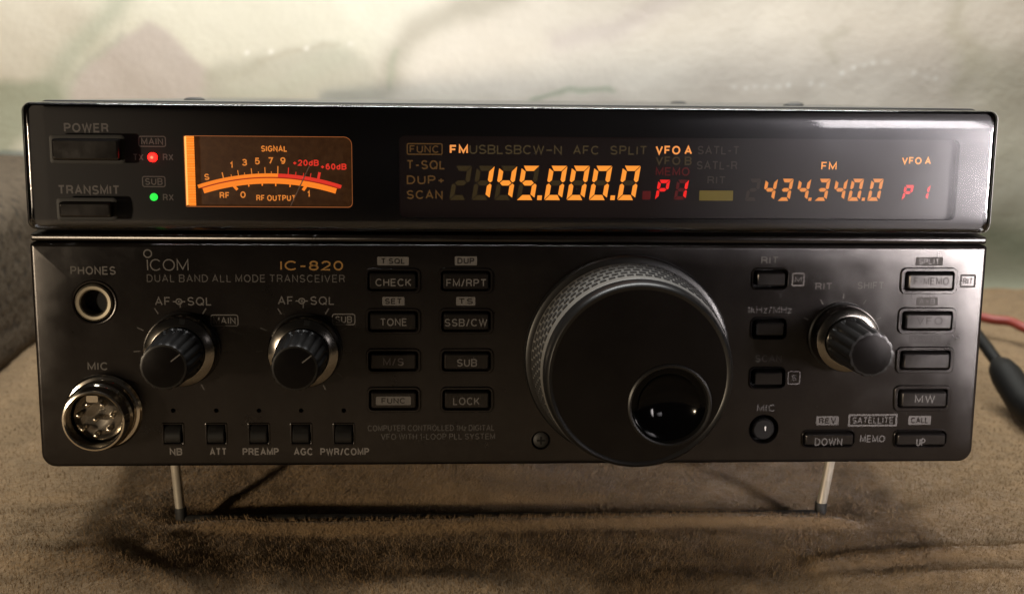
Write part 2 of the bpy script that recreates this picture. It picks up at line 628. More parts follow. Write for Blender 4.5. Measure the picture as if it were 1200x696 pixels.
def thick(poly, t):
    """left and right offset lines of a stroke with mitred joints"""
    cln = [poly[0]]
    for q in poly[1:]:
        if abs(q[0] - cln[-1][0]) + abs(q[1] - cln[-1][1]) > 1e-5:
            cln.append(q)
    poly = cln
    n = len(poly)
    cl = n > 2 and abs(poly[0][0] - poly[-1][0]) < 1e-6 and abs(poly[0][1] - poly[-1][1]) < 1e-6
    L, R = [], []
    for k in range(n):
        p = Vector(poly[k])
        if cl:
            a = Vector(poly[k - 1]) if k > 0 else Vector(poly[n - 2])
            b = Vector(poly[k + 1]) if k < n - 1 else Vector(poly[1])
        else:
            a = Vector(poly[k - 1]) if k > 0 else None
            b = Vector(poly[k + 1]) if k < n - 1 else None
        d1 = (p - a).normalized() if a is not None and (p - a).length > 1e-9 else None
        d2 = (b - p).normalized() if b is not None and (b - p).length > 1e-9 else None
        if d1 is None:
            d1 = d2
        if d2 is None:
            d2 = d1
        n1, n2 = Vector((-d1.y, d1.x)), Vector((-d2.y, d2.x))
        mm = (n1 + n2)
        if mm.length < 0.2:
            mm = n1
        mm.normalize()
        s = t / 2 / max(mm.dot(n1), 0.42)
        L.append(p + mm * s)
        R.append(p - mm * s)
    return L, R


def text_mm(mb, s, x0, x1, zc, h, d, mat, weight=0.17, gap=0.20, slant=0.0):
    """letters of cap height h (mm) centred on zc and stretched to fill x0..x1"""
    t = weight
    adv, pen = [], 0.0
    for ch in s:
        if ch == ' ':
            pen += 0.36
            continue
        wd, st = GL[ch]
        adv.append((pen, st))
        pen += wd + t + gap
    total = pen - gap
    sx = (x1 - x0) / total
    lift = 0
    for off, st in adv:
        for poly in st:
            pl = [((off + t / 2 + px) * sx, (t / 2 + py * (1 - t)) * h) for px, py in poly]
            pl = [(x + slant * y, y) for x, y in pl]
            Lf, Rt = thick(pl, t * h * 0.95)
            i0 = len(mb.v)
            dd = d + 0.003 * (lift % 3)
            lift += 1
            for q in Lf:
                mb.v.append((x0 + q.x, -dd, zc - h / 2 + q.y))
            for q in Rt:
                mb.v.append((x0 + q.x, -dd, zc - h / 2 + q.y))
            n = len(Lf)
            for k in range(n - 1):
                mb.face((i0 + k, i0 + n + k, i0 + n + k + 1, i0 + k + 1), mat)


def text_px(mb, s, xl, xr, yc, hpx, d, mat, **kw):
    x0, _ = at(xl, yc, d)
    x1, _ = at(xr, yc, d)
    xm = (xl + xr) / 2
    _, zt = at(xm, yc - hpx / 2, d)
    _, zb = at(xm, yc + hpx / 2, d)
    text_mm(mb, s, x0, x1, (zt + zb) / 2, zt - zb, d, mat, **kw)
    if mb.auto:
        mb.flush()


def box_px(xl, yt, xr, yb, d):
    """centre and size in mm of a pixel box on the plane d"""
    xm, ym = (xl + xr) / 2, (yt + yb) / 2
    x0, _ = at(xl, ym, d)
    x1, _ = at(xr, ym, d)
    _, z1 = at(xm, yt, d)
    _, z0 = at(xm, yb, d)
    return (x0 + x1) / 2, (z0 + z1) / 2, x1 - x0, z1 - z0


def outline_px(mb, xl, yt, xr, yb, d, mat, line=0.32, r=0.7):
    cx, cz, w_, h_ = box_px(xl, yt, xr, yb, d)
    mb.frame(rrect(cx, cz, w_, h_, r), rrect(cx, cz, w_ - 2 * line, h_ - 2 * line, max(r - line, .05)), d, mat)


def block_px(mb, xl, yt, xr, yb, d, mat, r=0.3):
    cx, cz, w_, h_ = box_px(xl, yt, xr, yb, d)
    mb.flat(rrect(cx, cz, w_, h_, r, 3), d, mat)


# ------------------------------------------------------------------ the radio
radio = bpy.data.objects.new('radio_transceiver', None)
col.objects.link(radio)
radio.empty_display_size = 0.05
rm = ROOT.copy()
rm.translation = ROOT.translation * S
radio.matrix_world = rm
radio['label'] = 'black desktop radio transceiver with amber lit meter and glowing frequency displays'
radio['category'] = 'radio'

# case: sheet metal body behind the front, rounded along its long edges
mb = MB()
CW, CB, CT = 239.0, 1.0, 91.9
secs = [(rrect(0, (CB + CT) / 2, CW - 4, CT - CB - 4, 1.2, 6), -7.6), (rrect(0, (CB + CT) / 2, CW, CT - CB, 2.4, 6), -9.0),
        (rrect(0, (CB + CT) / 2, CW, CT - CB, 2.4, 6), -236.0), (rrect(0, (CB + CT) / 2, CW - 2, CT - CB - 2, 1.6, 6), -237.0)]
mb.loft([(p, d) for p, d in secs[::-1]], 'case_grey', cap_first=True, cap_last=True)
case = mb.build('case', radio)
# screw heads on top of the case
for px, yy in ((228, 60.0), (795, 150.0), (930, 60.0), (1032, 150.0)):
    x = max(-112, min(112, at(px, 117, -yy)[0]))
    m2 = MB()
    rings = []
    for r, z in ((3.0, CT - 0.2), (3.0, CT + 0.2), (2.5, CT + 0.6), (1.4, CT + 0.8)):
        i0 = len(m2.v)
        m2.v += [(x + r * math.cos(2 * math.pi * k / 24), yy + r * math.sin(2 * math.pi * k / 24), z) for k in range(24)]
        rings.append(list(range(i0, i0 + 24)))
    for a, b in zip(rings, rings[1:]):
        m2.bridge(a, b, 'rubber')
    m2.face(rings[-1], 'rubber')
    m2.build('screw', case, (x, yy, CT))

# ---- lower front panel: outline, openings with raised rims
FW, FH = 241.0, 57.4
PX = (-120.5, 120.5)
HOLES = []     # (outline function, depth)


def hole_rect(cx, cz, w_, h_, r, depth, rim=0.7, high=0.55):
    HOLES.append(('r', cx, cz, w_, h_, r, depth, rim, high))


def hole_circ(cx, cz, r, depth, rim=0.0, high=0.0):
    HOLES.append(('c', cx, cz, r, r, r, depth, rim, high))


PUSH = []      # rim pixel box, face height, text, text pixel box


def push(rim_box, words=None, tbox=None, ink='ink_grey', d=1.5, shade=None, name='push_button', lab=None, rimw=0.75):
    cx, cz, w_, h_ = box_px(*rim_box, 0.0)
    hole_rect(cx, cz, w_, h_, 1.5, 3.0, rimw)
    PUSH.append((cx, cz, w_, h_, words, tbox, ink, d, shade, name, lab))


# eight keys left of the dial
keys = [('CHECK', (440, 482, 331)), ('FM/RPT', (523, 570, 331.5)), ('TONE', (445.5, 477, 377.5)), ('SSB/CW', (521, 571, 378)),
        ('M/S', (449, 473, 424)), ('SUB', (535.5, 559, 425)), (None, None), ('LOCK', (531, 562, 470))]
for k, (wd, tb) in enumerate(keys):
    row, c2 = divmod(k, 2)
    y0 = (314, 361, 408, 453)[row]
    y1 = (344, 391.5, 437.5, 483)[row]
    xl, xr = ((427.5, 493.0), (513.5, 578.0))[c2]
    xl += row * 0.7
    xr += row * 0.1
    push((xl, y0, xr, y1), wd, tb, shade=(440.5, 464.5, 481.5, 474.5) if wd is None else None,
         ink='ink_pale' if wd == 'M/S' else 'ink_grey', lab='push button marked %s' % wd if wd else 'push button with a grey filled legend FUNC', name='function_button', d=1.1)  # M/S inked paler to offset the knob's shadow there
# three small keys right of the dial
push((880.5, 313.5, 924.5, 340), name='tuning_button', lab='small blank button under the RIT legend', d=1.3, rimw=0.4)
push((879, 371.5, 922.5, 398), name='tuning_button', lab='small blank button under the kHz/MHz legend', d=1.3, rimw=0.4)
push((877.5, 429.5, 921, 455.5), name='tuning_button', lab='small blank button under the SCAN legend', d=1.3, rimw=0.4)
# column of keys at the right end
push((1055, 313.5, 1121.5, 344.5), 'F-MEMO', (1071, 1112, 329.5), 'ink_in_sheen', 1.7, name='memory_button', rimw=1.05, lab='topmost button of the right column, under the SPLIT block')
push((1052, 360, 1119.5, 391), 'VFO', (1074, 1105, 376), 'ink_in_sheen', 1.7, name='memory_button', rimw=1.05, lab='button under the A=B block')
push((1049.5, 406, 1117, 437), None, None, 'ink_dim', 1.7, name='memory_button', rimw=1.05, lab='button of the right column beside the small knob')
push((1047, 451, 1113.5, 481.5), 'MW', (1072, 1096, 467.5), 'ink_dim', 1.7, name='memory_button', rimw=1.05, lab='button marked MW')
# DOWN and UP
push((939, 503, 1001.5, 524), 'DOWN', (955, 987, 517.5), 'ink_dim', 1.3, name='channel_button', lab='wide button marked DOWN', rimw=0.35)
push((1046.5, 503, 1109, 524), 'UP', (1074, 1084, 518), 'ink_dim', 1.3, name='channel_button', lab='wide button marked UP', rimw=0.35)
# five square latching buttons
SQ = [(203.0, 'NB', 199, 213.5), (253.5, 'ATT', 246, 265.5), (303.5, 'PREAMP', 284.5, 326.5), (353.0, 'AGC', 344.5, 366.5), (403.0, 'PWR/COMP', 375.5, 432.5)]
for cxp, wd, a, b in SQ:
    cx, cz, w_, h_ = box_px(cxp - 13.2, 495, cxp + 13.2, 521.5, 0)
    hole_rect(cx, cz, w_, h_, 0.5, 3.0, 0.5, 0.25)
    x, z = at(cxp, 481, 0)
    hole_circ(x, z, 0.62, 2.0)
XH, ZH = at(110.5, 354.5, 0)
hole_circ(XH, ZH, 5.7, 4.0, 0.7, 0.35)
XG, ZG = at(895, 503, 0)
hole_circ(XG, ZG, 4.0, 3.5, 0.0)
XS, ZS = at(634, 516, 0)
hole_circ(XS, ZS, 2.5, 1.2, 0.0)


def build_panel():
    m = MB()
    rad = (0.8, 0.8, 3.6, 3.6)
    cz = FH / 2

    def ol(ins):
        return rrect(0, cz, FW - 2 * ins, FH - 2 * ins, tuple(max(q - ins * .6, .2) for q in rad), 8)
    back = ol(0.0)
    m.loft([(ol(0.35), -7.5), (back, -7.0), (back, -1.4), (ol(0.10), -0.75), (ol(0.35), -0.30), (ol(0.75), -0.06), (ol(1.2), 0.0)],
           'panel_black', cap_first=True, cap_last=False)
    front_loop = ol(1.2)
    # fill front with openings
    bm = bmesh.new()
    edges = []

    def loop(pts):
        vs = [bm.verts.new((x, 0, z)) for x, z in pts]
        for a, b in zip(vs, vs[1:] + vs[:1]):
            edges.append(bm.edges.new((a, b)))
    loop(front_loop)
    for kind, cx, cz_, w_, h_, r, dep, rim, high in HOLES:
        loop(rrect(cx, cz_, w_, h_, r, 5) if kind == 'r' else circle(cx, cz_, r, 40))
    bmesh.ops.triangle_fill(bm, use_beauty=True, use_dissolve=False, edges=edges, normal=(0, -1, 0))
    bm.normal_update()
    bm.verts.index_update()
    i0 = len(m.v)
    m.v += [tuple(v.co) for v in bm.verts]
    for f in bm.faces:
        idx = [i0 + v.index for v in f.verts]
        m.face(idx if f.normal.y < 0 else idx[::-1], 'panel_black')
    bm.free()
    for kind, cx, cz_, w_, h_, r, dep, rim, high in HOLES:
        def o(i):
            return rrect(cx, cz_, w_ - 2 * i, h_ - 2 * i, max(r - i * .8, .1), 5) if kind == 'r' else circle(cx, cz_, r - i, 40)
        if rim:
            secs = [(o(0), 0), (o(0.06), high * .75), (o(0.20), high), (o(rim - .20), high), (o(rim - .05), high * .75), (o(rim), 0), (o(rim), -dep)]
        else:
            secs = [(o(0), 0), (o(0.12), -0.1), (o(0.2), -0.3), (o(0.2), -dep)]
        m.loft(secs, 'panel_black', cap_last=True, last_mat='hole_black')
    return m.build('front_panel', radio)


panel = build_panel()
D1 = 0.02
mb = MB()
mb.auto = ('legend', panel, (0, 0, 0))
I = 'ink_grey'
text_px(mb, 'PHONES', 82.5, 135.5, 317, 10, D1, I)
text_px(mb, 'DUAL BAND ALL MODE TRANSCEIVER', 172, 404, 326.3, 9, D1, 'ink_dim', weight=.13, gap=.26)
for sh in (0, 144):
    text_px(mb, 'AF@SQL', 181.5 + sh, 248 + sh, 353 - sh * .005, 10, D1, I, weight=.15)
    # scale ticks round the knobs
    xk, zk = at(213 + sh * .995, 408, 0)
    for a in (90, 58, 122, 26, 154, -4, 184, -38, -64):
        ca, sa = math.cos(math.radians(a)), math.sin(math.radians(a))
        nx, nz = -sa * .16, ca * .16
        q = [(xk + ca * r + s * nx, zk + sa * r + s * nz) for r, s in ((10.3, -1), (12.0, -1), (12.0, 1), (10.3, 1))]
        mb.flat(q, D1, 'ink_dim')
    mb.flush('dial_marks')
outline_px(mb, 246.5, 368.5, 279.5, 382.5, D1, I, .26)
text_px(mb, 'MAIN', 250, 276, 375.6, 8, D1, I, weight=.16)
outline_px(mb, 389, 367.5, 416.5, 381, D1, I, .26)
text_px(mb, 'SUB', 393, 412.5, 374.4, 8, D1, I, weight=.16)
text_px(mb, 'MIC', 102.5, 126.5, 429, 9.5, D1, I)
for cxp, wd, a, b in SQ:
    text_px(mb, wd, a, b, 529, 8.6, D1, 'ink_pale', weight=.19)
text_px(mb, 'COMPUTER CONTROLLED 1Hz DIGITAL', 431, 579.5, 501.3, 7, D1, 'ink_dim', weight=.14)
text_px(mb, 'VFO WITH 1-LOOP PLL SYSTEM', 446.5, 580, 511.3, 7, D1, 'ink_dim', weight=.14)


def filled(b, wd, ink='ink_grey'):
    """a filled block of ink with its word left open"""
    block_px(mb, *b, D1, ink, .25)
    xl, yt, xr, yb = b
    wdt = xr - xl
    text_px(mb, wd, xl + wdt * .12, xr - wdt * .12, (yt + yb) / 2, (yb - yt) * .66, D1 + .02, 'panel_black', weight=.18)


filled((442, 301, 479, 311), 'T SQL')
filled((533, 300.5, 559, 311), 'DUP')
filled((448, 348, 474, 358), 'SET')
filled((534.5, 348, 557, 358), 'TS')
filled((1073, 301.5, 1105, 311.5), 'SPLIT', 'ink_in_sheen')
filled((1074, 348.5, 1099, 358), 'A=B', 'ink_in_sheen')
filled((1065, 393, 1103, 402.5), 'M-VFO', 'ink_in_sheen')
filled((956.5, 487.5, 983, 498), 'REV', 'ink_dim')
filled((1064.5, 487, 1091, 497.5), 'CALL', 'ink_dim')
outline_px(mb, 994, 485, 1051.5, 499.5, D1, 'ink_dim', .5, .2)
text_px(mb, 'SATELLITE', 999, 1047, 492.3, 7.5, D1, 'ink_dim', weight=.16)
text_px(mb, 'RIT', 892, 912.5, 305, 8.5, D1, 'ink_dim')
outline_px(mb, 928, 319.5, 943, 335.5, D1, 'ink_dim', .4, .4)
text_px(mb, 'M', 931.5, 939.5, 327.5, 6.5, D1, 'ink_dim', weight=.13)
text_px(mb, '1kHz/MHz', 875.5, 928, 363, 8.5, D1, 'ink_dim', weight=.12)
text_px(mb, 'SCAN', 885, 916, 420, 8.5, D1, 'ink_dim')
outline_px(mb, 923, 434.5, 938, 450.5, D1, 'ink_dim', .3, .6)
text_px(mb, 'S', 928, 933.5, 442.5, 7, D1, 'ink_dim', weight=.13)
text_px(mb, 'RIT', 955.5, 975.5, 335.6, 8.5, D1, 'ink_dim')
text_px(mb, 'SHIFT', 1005, 1036, 334.5, 8.5, D1, 'ink_dim')
xk, zk = at(986, 394, 0)
for a in (90, 58, 122, 26, 154):
    ca, sa = math.cos(math.radians(a)), math.sin(math.radians(a))
    nx, nz = -sa * .15, ca * .15
    mb.flat([(xk + ca * r + s * nx, zk + sa * r + s * nz) for r, s in ((9.9, -1), (11.2, -1), (11.2, 1), (9.9, 1))], D1, 'ink_dim')
mb.flush('dial_marks')
text_px(mb, 'MIC', 887, 908.5, 478, 8.5, D1, 'ink_dim')
text_px(mb, 'MEMO', 1008, 1037, 514, 8.5, D1, 'ink_dim')
outline_px(mb, 1125, 321.5, 1143.5, 337, D1, 'ink_in_sheen', .5, .3)
text_px(mb, 'RIT', 1128.5, 1140, 329.5, 7.5, D1, 'ink_in_sheen', weight=.16)

# maker's mark: small ring over a short i, thin open capitals
mb = MB()
xo, zo = at(173, 297.3, D1)
mb.frame(circle(xo, zo, 1.10, 28), circle(xo, zo, 0.78, 28), D1, 'ink_grey')
text_px(mb, 'ICOM', 172, 221, 310.5, 14, D1, 'ink_grey', weight=.105, gap=.13)
mb.build('maker_mark', panel, smooth=False)
mb = MB()
text_px(mb, 'IC-820', 328, 402.5, 311.3, 11.5, D1, 'ink_gold', weight=.17, gap=.14)
mb.build('model_lettering', panel, smooth=False)

# cross head screw left of the dial
mb = MB()
mb.lathe(XS, ZS, [(2.0, -1.1), (2.0, -0.5), (1.6, -0.15), (0.9, 0.0)], 'rubber', 28)
for w_, h_ in ((2.1, .45), (.45, 2.1)):
    mb.flat(rrect(XS, ZS, w_, h_, .05, 1), 0.02 if w_ > 1 else 0.03, 'hole_black')
mb.build('screw', panel, (XS, 0, ZS))

# push buttons
for cx, cz, w_, h_, words, tb, ink, d, shade, name, lab in PUSH:
    mb = MB()
    bw, bh = w_ - 2.2, h_ - 2.2
    if name == 'memory_button':
        bw, bh = w_ - 3.0, h_ - 2.7
    if name == 'channel_button':
        bw, bh = w_ - 1.2, h_ - 1.6
    r = .6
    mb.loft([(rrect(cx, cz, bw, bh, r), -2.9), (rrect(cx, cz, bw - .2, bh - .2, r), d - 0.6), (rrect(cx, cz, bw - .45, bh - .5, r * .8), d - .18),
             (rrect(cx, cz, bw - .95, bh - 1.0, r * .5), d)], 'button_black')
    if words:
        text_px(mb, words, *tb, 9, d + .02, ink, weight=.16)
    if shade:
        block_px(mb, *shade, d + .02, 'ink_grey')
        text_px(mb, 'FUNC', 447, 475, 469.5, 6.6, d + .04, 'button_black')
    mb.build(name, radio, (cx, 0, cz), lab, smooth=True)
for cxp, wd, a, b in SQ:
    cx, cz, w_, h_ = box_px(cxp - 13.2, 495, cxp + 13.2, 521.5, 0)
    mb = MB()
    # barrel-shaped face, higher in its lower half
    bw, bh = w_ - 1.5, h_ - 1.5
    prof = [(bh / 2, -2.9), (bh / 2, -.6), (bh / 2 - .5, .1), (bh / 2 - 1.3, .55), (0.2, 1.0), (-bh / 2 + .9, 1.15), (-bh / 2 + .3, .95), (-bh / 2, .5), (-bh / 2, -2.9)]
    rows = []
    for sx in (-bw / 2, -bw / 2 + .25, bw / 2 - .25, bw / 2):
        dx = 0.2 if abs(sx) > bw / 2 - .1 else 0.0
        i0 = len(mb.v)
        mb.v += [(cx + sx, -(dd - (dx if dd > -2 else 0)), cz + zz) for zz, dd in prof]
        rows.append(list(range(i0, i0 + len(prof))))
    for p, q in zip(rows, rows[1:]):
        mb.bridge(p, q, 'knob_black', closed=False)
    mb.face(rows[0][::-1], 'knob_black')
    mb.face(rows[-1], 'knob_black')
    mb.build('latching_button', radio, (cx, 0, cz), 'square button above the legend %s' % wd)

# headphone jack
mb = MB()
mb.lathe(XH, ZH, [(4.75, -3.5), (4.75, 0.1), (4.5, 0.6), (4.2, 0.8), (3.5, 0.75), (3.2, 0.5), (3.1, -0.2), (3.1, -3.4)], 'jack_ring', 48, cap_last=False)
hj = mb.build('headphone_jack', radio, (XH, 0, ZH))
mb = MB()
mb.lathe(XH, ZH, [(3.08, -3.0), (2.6, -3.1)], 'hole_black', 32)
mb.build('socket_hole', hj, (XH, 0, ZH))

# microphone socket
XM, ZM = at(122.5, 481.5, 0)
mb = MB()
mb.lathe(XM, ZM, [(9.6, 0.0), (9.6, 0.8), (9.1, 1.4), (8.4, 1.6), (8.2, 2.0), (8.2, 5.0), (8.5, 5.0), (8.5, 5.6), (8.0, 6.2), (7.75, 6.6), (7.75, 9.2),
                  (7.5, 9.7), (7.1, 9.8), (6.75, 9.5), (6.6, 8.6), (6.5, 2.0)], 'chrome', 72, cap_last=False)
ms = mb.build('microphone_socket', radio, (XM, 0, ZM))
mb = MB()
mb.lathe(XM, ZM, [(6.55, 2.0), (6.5, 4.2), (6.1, 4.9), (4.6, 5.5), (2.4, 5.2), (0.6, 4.9)], 'insert_metal', 48)
mb.build('insulator', ms, (XM, 0, ZM))
mb = MB()
mb.loft([(rrect(XM - .6, ZM + 5.1, 3.0, 1.9, .4), 3.6), (rrect(XM - .6, ZM + 5.1, 2.8, 1.7, .4), 7.8)], 'chrome')
mb.build('keyway', ms, (XM, 0, ZM))
for k in range(8):
    a = math.radians(90 + 51.4 * k + 25)
    rr = 0 if k == 7 else 4.1
    x, z = XM + rr * math.cos(a), ZM + rr * math.sin(a)
    mb = MB()
    mb.lathe(x, z, [(0.75, 3.8), (0.75, 7.6), (0.5, 8.3), (0.15, 8.5)], 'chrome', 16)
    mb.build('pin', ms, (x, 0, z))

# the two double volume knobs
for (bx, by), (fx, fy), lab in (((214, 409), (197, 437), 'volume knob in the MAIN pair'), ((357.5, 410.5), (339.5, 439), 'volume knob in the SUB pair')):
    xk, zk = at(bx, by, 1.0)
    mb = MB()
    mb.lathe(xk, zk, [(6.3, 4.0), (6.3, 7.0), (6.6, 7.4), (6.6, 8.0, .0), (6.35, 8.5, .5), (5.8, 19.6, .4), (5.6, 20.7, .15), (5.35, 21.2, .03), (4.9, 21.3)], 'knob_black', 144, flutes=18, cap_mat='cap_black')
    # pointer line let into the rim
    a = math.radians(38)
    ca, sa = math.cos(a), math.sin(a)
    q = [(xk + ca * r - sa * s, zk + sa * r + ca * s) for r, s in ((2.2, -.13), (5.0, -.13), (5.0, .13), (2.2, .13))]
    mb.flat(q, 21.33, 'ink_grey')
    kn = mb.build('volume_knob', radio, (xk, 0, zk), lab, sharp=22)
    mb = MB()
    mb.lathe(xk, zk, [(9.3, 0.05), (9.3, 0.8), (9.0, 1.0)], 'knob_black', 64, cap_last=False)
    mb.lathe(xk, zk, [(9.0, 0.9), (8.95, 4.2), (8.6, 5.0), (7.0, 5.9), (6.6, 6.0), (6.3, 5.6)], 'smoked_metal', 72, cap_last=False)
    # square notch that marks the ring's position
    a = math.radians(82)
    ca, sa = math.cos(a), math.sin(a)
    i0 = len(mb.v)
    for r, d, s in ((8.45, 5.12, -.7), (7.25, 5.82, -.7), (7.25, 5.82, .7), (8.45, 5.12, .7)):
        mb.v.append((xk + ca * r - sa * s, -d, zk + sa * r + ca * s))
    mb.face((i0, i0 + 1, i0 + 2, i0 + 3), 'hole_black')
    mb.build('squelch_ring', kn, (xk, 0, zk))

# shift knob on the right
xk, zk = at(987, 394.5, 0.5)
mb = MB()
mb.lathe(xk, zk, [(5.9, 4.0), (5.9, 7.0), (6.2, 7.4), (6.2, 8.2), (6.1, 8.8, .55), (5.65, 21.2, .42), (5.4, 22.2, .28), (4.8, 22.3, .1)], 'knob_black', 144, flutes=14, cap_mat='cap_black')
kn = mb.build('shift_knob', radio, (xk, 0, zk), sharp=22)
mb = MB()
mb.lathe(xk, zk, [(8.9, 0.05), (8.9, 0.8), (8.5, 1.0)], 'knob_black', 64, cap_last=False)
mb.lathe(xk, zk, [(8.5, 0.9), (8.4, 4.6), (8.1, 5.4), (6.6, 6.2), (6.2, 6.2), (5.9, 5.6)], 'smoked_metal', 72, cap_last=False)
mb.build('rit_ring', kn, (xk, 0, zk))

# little recessed gain knob
mb = MB()
mb.lathe(XG, ZG, [(2.9, -3.4), (2.9, -0.4), (2.5, 0.0)], 'knob_black', 32)
gk = mb.build('microphone_gain_knob', radio, (XG, 0, ZG))
mb = MB()
mb.loft([(rrect(XG + .35, ZG + .3, .5, 1.3, .2, 3), -0.3), (rrect(XG + .35, ZG + .3, .42, 1.2, .18, 3), 0.25)], 'pointer_white')
mb.build('pointer', gk, (XG, 0, ZG))

# the tuning dial
XD, ZD = at(734.5, 418.5, 1.0)
mb = MB()
NB = 96
DX, DZ = at(784.5, 474.5, 22.0)
# front disc with an off-centre opening for the finger dimple
bm = bmesh.new()
ed = []
for pts in (circle(XD, ZD, 20.9, NB), circle(DX, DZ, 9.5, 64)):
    vs = [bm.verts.new((x, -22.4, z)) for x, z in pts]
    for a, b in zip(vs, vs[1:] + vs[:1]):
        ed.append(bm.edges.new((a, b)))
bmesh.ops.triangle_fill(bm, use_beauty=True, edges=ed, normal=(0, -1, 0))
bm.normal_update()
bm.verts.index_update()
mb.v += [tuple(v.co) for v in bm.verts]
for f in bm.faces:
    idx = [v.index for v in f.verts]
    mb.face(idx if f.normal.y < 0 else idx[::-1], 'dial_face')
bm.free()
mb.lathe(XD, ZD, [(22.9, 18.6), (22.75, 20.6), (22.5, 21.7), (22.1, 22.5), (21.7, 22.75), (21.3, 22.65), (20.9, 22.4)], 'knob_black', NB, cap_last=False)
dial = mb.build('tuning_dial', radio, (XD, 0, ZD))
mb = MB()
mb.lathe(XD, ZD, [(26.3, 0.3), (26.3, 1.9), (25.9, 2.5), (25.2, 2.8), (24.0, 2.9)], 'knob_black', NB, cap_last=False)
mb.build('skirt', dial, (XD, 0, ZD))
mb = MB()
mb.lathe(XD, ZD, [(24.3, 2.7), (24.6, 3.4), (24.5, 4.2), (23.1, 17.8), (22.9, 18.4), (22.6, 18.8)], 'dial_grip', NB, cap_last=False)
# rubber blocks of the grip, staggered row by row
for row in range(5):
    d0 = 5.0 + row * 2.5
    d1 = d0 + 1.1
    for k in range(66):
        a0 = 2 * math.pi * (k + 0.5 * (row % 2)) / 66
        a1 = a0 + 2 * math.pi / 66 * 0.70
        i0 = len(mb.v)
        for lift in (-0.1, 0.28):
            for a, d in ((a0, d0), (a1, d0), (a1, d1), (a0, d1)):
                r = 24.5 - 1.4 * (d - 4.2) / 13.6 + lift
                mb.v.append((XD + r * math.cos(a), -d, ZD + r * math.sin(a)))
        for q in ((4, 5, 6, 7), (0, 1, 5, 4), (1, 2, 6, 5), (2, 3, 7, 6), (3, 0, 4, 7)):
            mb.face([i0 + j for j in q], 'rubber')
mb.build('grip', dial, (XD, 0, ZD))
mb = MB()
mb.lathe(DX, DZ, [(10.2, 22.3), (10.1, 22.75), (9.7, 22.95), (9.3, 22.8), (9.1, 22.4), (8.9, 21.6)], 'knob_black', 72, cap_last=False)
prof = [(8.9, 21.6), (7.9, 21.2), (7.5, 21.15), (7.2, 20.9)]
for k in range(1, 14):
    t = k / 14.0
    prof.append((7.2 * (1 - t) + .001, 20.9 - 2.4 * (1 - (1 - t) ** 2)))
mb.lathe(DX, DZ, prof, 'dimple_black', 72)
mb.build('finger_dimple', dial, (DX, 0, DZ))

# ---- trim strip between panel and display bezel
mb = MB()
mb.loft([(rrect(0, 58.65, 240.2, 2.6, .4), -6), (rrect(0, 58.65, 240.2, 1.9, .4), -1.0), (rrect(0, 58.65, 240.0, 1.5, .3), -0.5), (rrect(0, 58.65, 239.4, .9, .2), -0.3)], 'panel_black')
mb.build('trim_strip', radio)

# ---- display bezel: backplate with openings, acrylic cover with rounded edges
BZ0 = (at(36, 272, 1.5)[1] + at(1160, 272, 1.5)[1]) / 2
BZ1 = (at(24.5, 119.5, 1.5)[1] + at(1171, 130, 1.5)[1]) / 2
BXW = at(1170.5, 200, 1.5)[0] * 0 + 240.6
BCX = 0.0
BCZ, BH = (BZ0 + BZ1) / 2, BZ1 - BZ0
DC = 2.0                              # the front of the cover
DB = -1.2                             # the painted plate behind it
brad = 2.3


def bol(i):
    return rrect(BCX, BCZ, BXW - 2 * i, BH - 2 * i, max(brad - .7 * i, .3), 8)


cx_m, cz_m, w_m, h_m = box_px(217.5, 159.5, 413.5, 242.5, -3.0)
cx_d, cz_d, w_d, h_d = box_px(468, 161.5, 1119, 256, -3.0)
mb = MB()
bm = bmesh.new()
ed = []
loops = [bol(.9), rrect(cx_m, cz_m, w_m, h_m, (.4, 2.0, 1.2, .4), 5), rrect(cx_d, cz_d, w_d, h_d, 1.6, 5)]
for pts in loops:
    vs = [bm.verts.new((x, -DB, z)) for x, z in pts]
    for a, b in zip(vs, vs[1:] + vs[:1]):
        ed.append(bm.edges.new((a, b)))
bmesh.ops.triangle_fill(bm, use_beauty=True, edges=ed, normal=(0, -1, 0))
bm.normal_update()
bm.verts.index_update()
mb.v += [tuple(v.co) for v in bm.verts]
for f in bm.faces:
    idx = [v.index for v in f.verts]
    mb.face(idx if f.normal.y < 0 else idx[::-1], 'backplate_black')
bm.free()
mb.loft([(loops[1], DB), (loops[1], -7.0)], 'backplate_black', cap_last=False)
mb.loft([(loops[2], DB), (loops[2], -5.0)], 'backplate_black', cap_last=False)
# the frame's outer wall, standing behind the cover
mb.loft([(bol(.6), -7.2), (bol(0.0), -6.6), (bol(0.0), -0.6), (bol(.35), -0.5), (bol(.9), DB)], 'gloss_black', cap_first=True, cap_last=False)
bezel = mb.build('display_bezel', radio)
mb = MB()
mb.auto = ('legend', bezel, (0, 0, 0))
B = 'ink_bezel'
dl = DB + .02
text_px(mb, 'POWER', 75, 127, 150, 11, dl, B, weight=.19)
text_px(mb, 'TRANSMIT', 68, 140, 222.7, 11, dl, B, weight=.19)
outline_px(mb, 162, 159.5, 194.5, 172.5, dl, B, .26, .6)
text_px(mb, 'MAIN', 165.5, 191, 166, 8, dl, B, weight=.17)
text_px(mb, 'TX', 156, 168, 184.5, 8, dl, B, weight=.17)
text_px(mb, 'RX', 191, 203, 184.5, 8, dl, B, weight=.17)
outline_px(mb, 166.5, 206.5, 194, 219.5, dl, B, .26, .6)
text_px(mb, 'SUB', 170, 190.5, 213, 8, dl, B, weight=.17)
text_px(mb, 'RX', 191, 203.5, 231.5, 8, dl, B, weight=.17)

mb = MB()
def bol2(i):
    k = min(i, 1.2 + .12 * i)
    return rrect(BCX, BCZ, BXW - 2 * k, BH - 2 * i, max(brad - .5 * i, .5), 8)


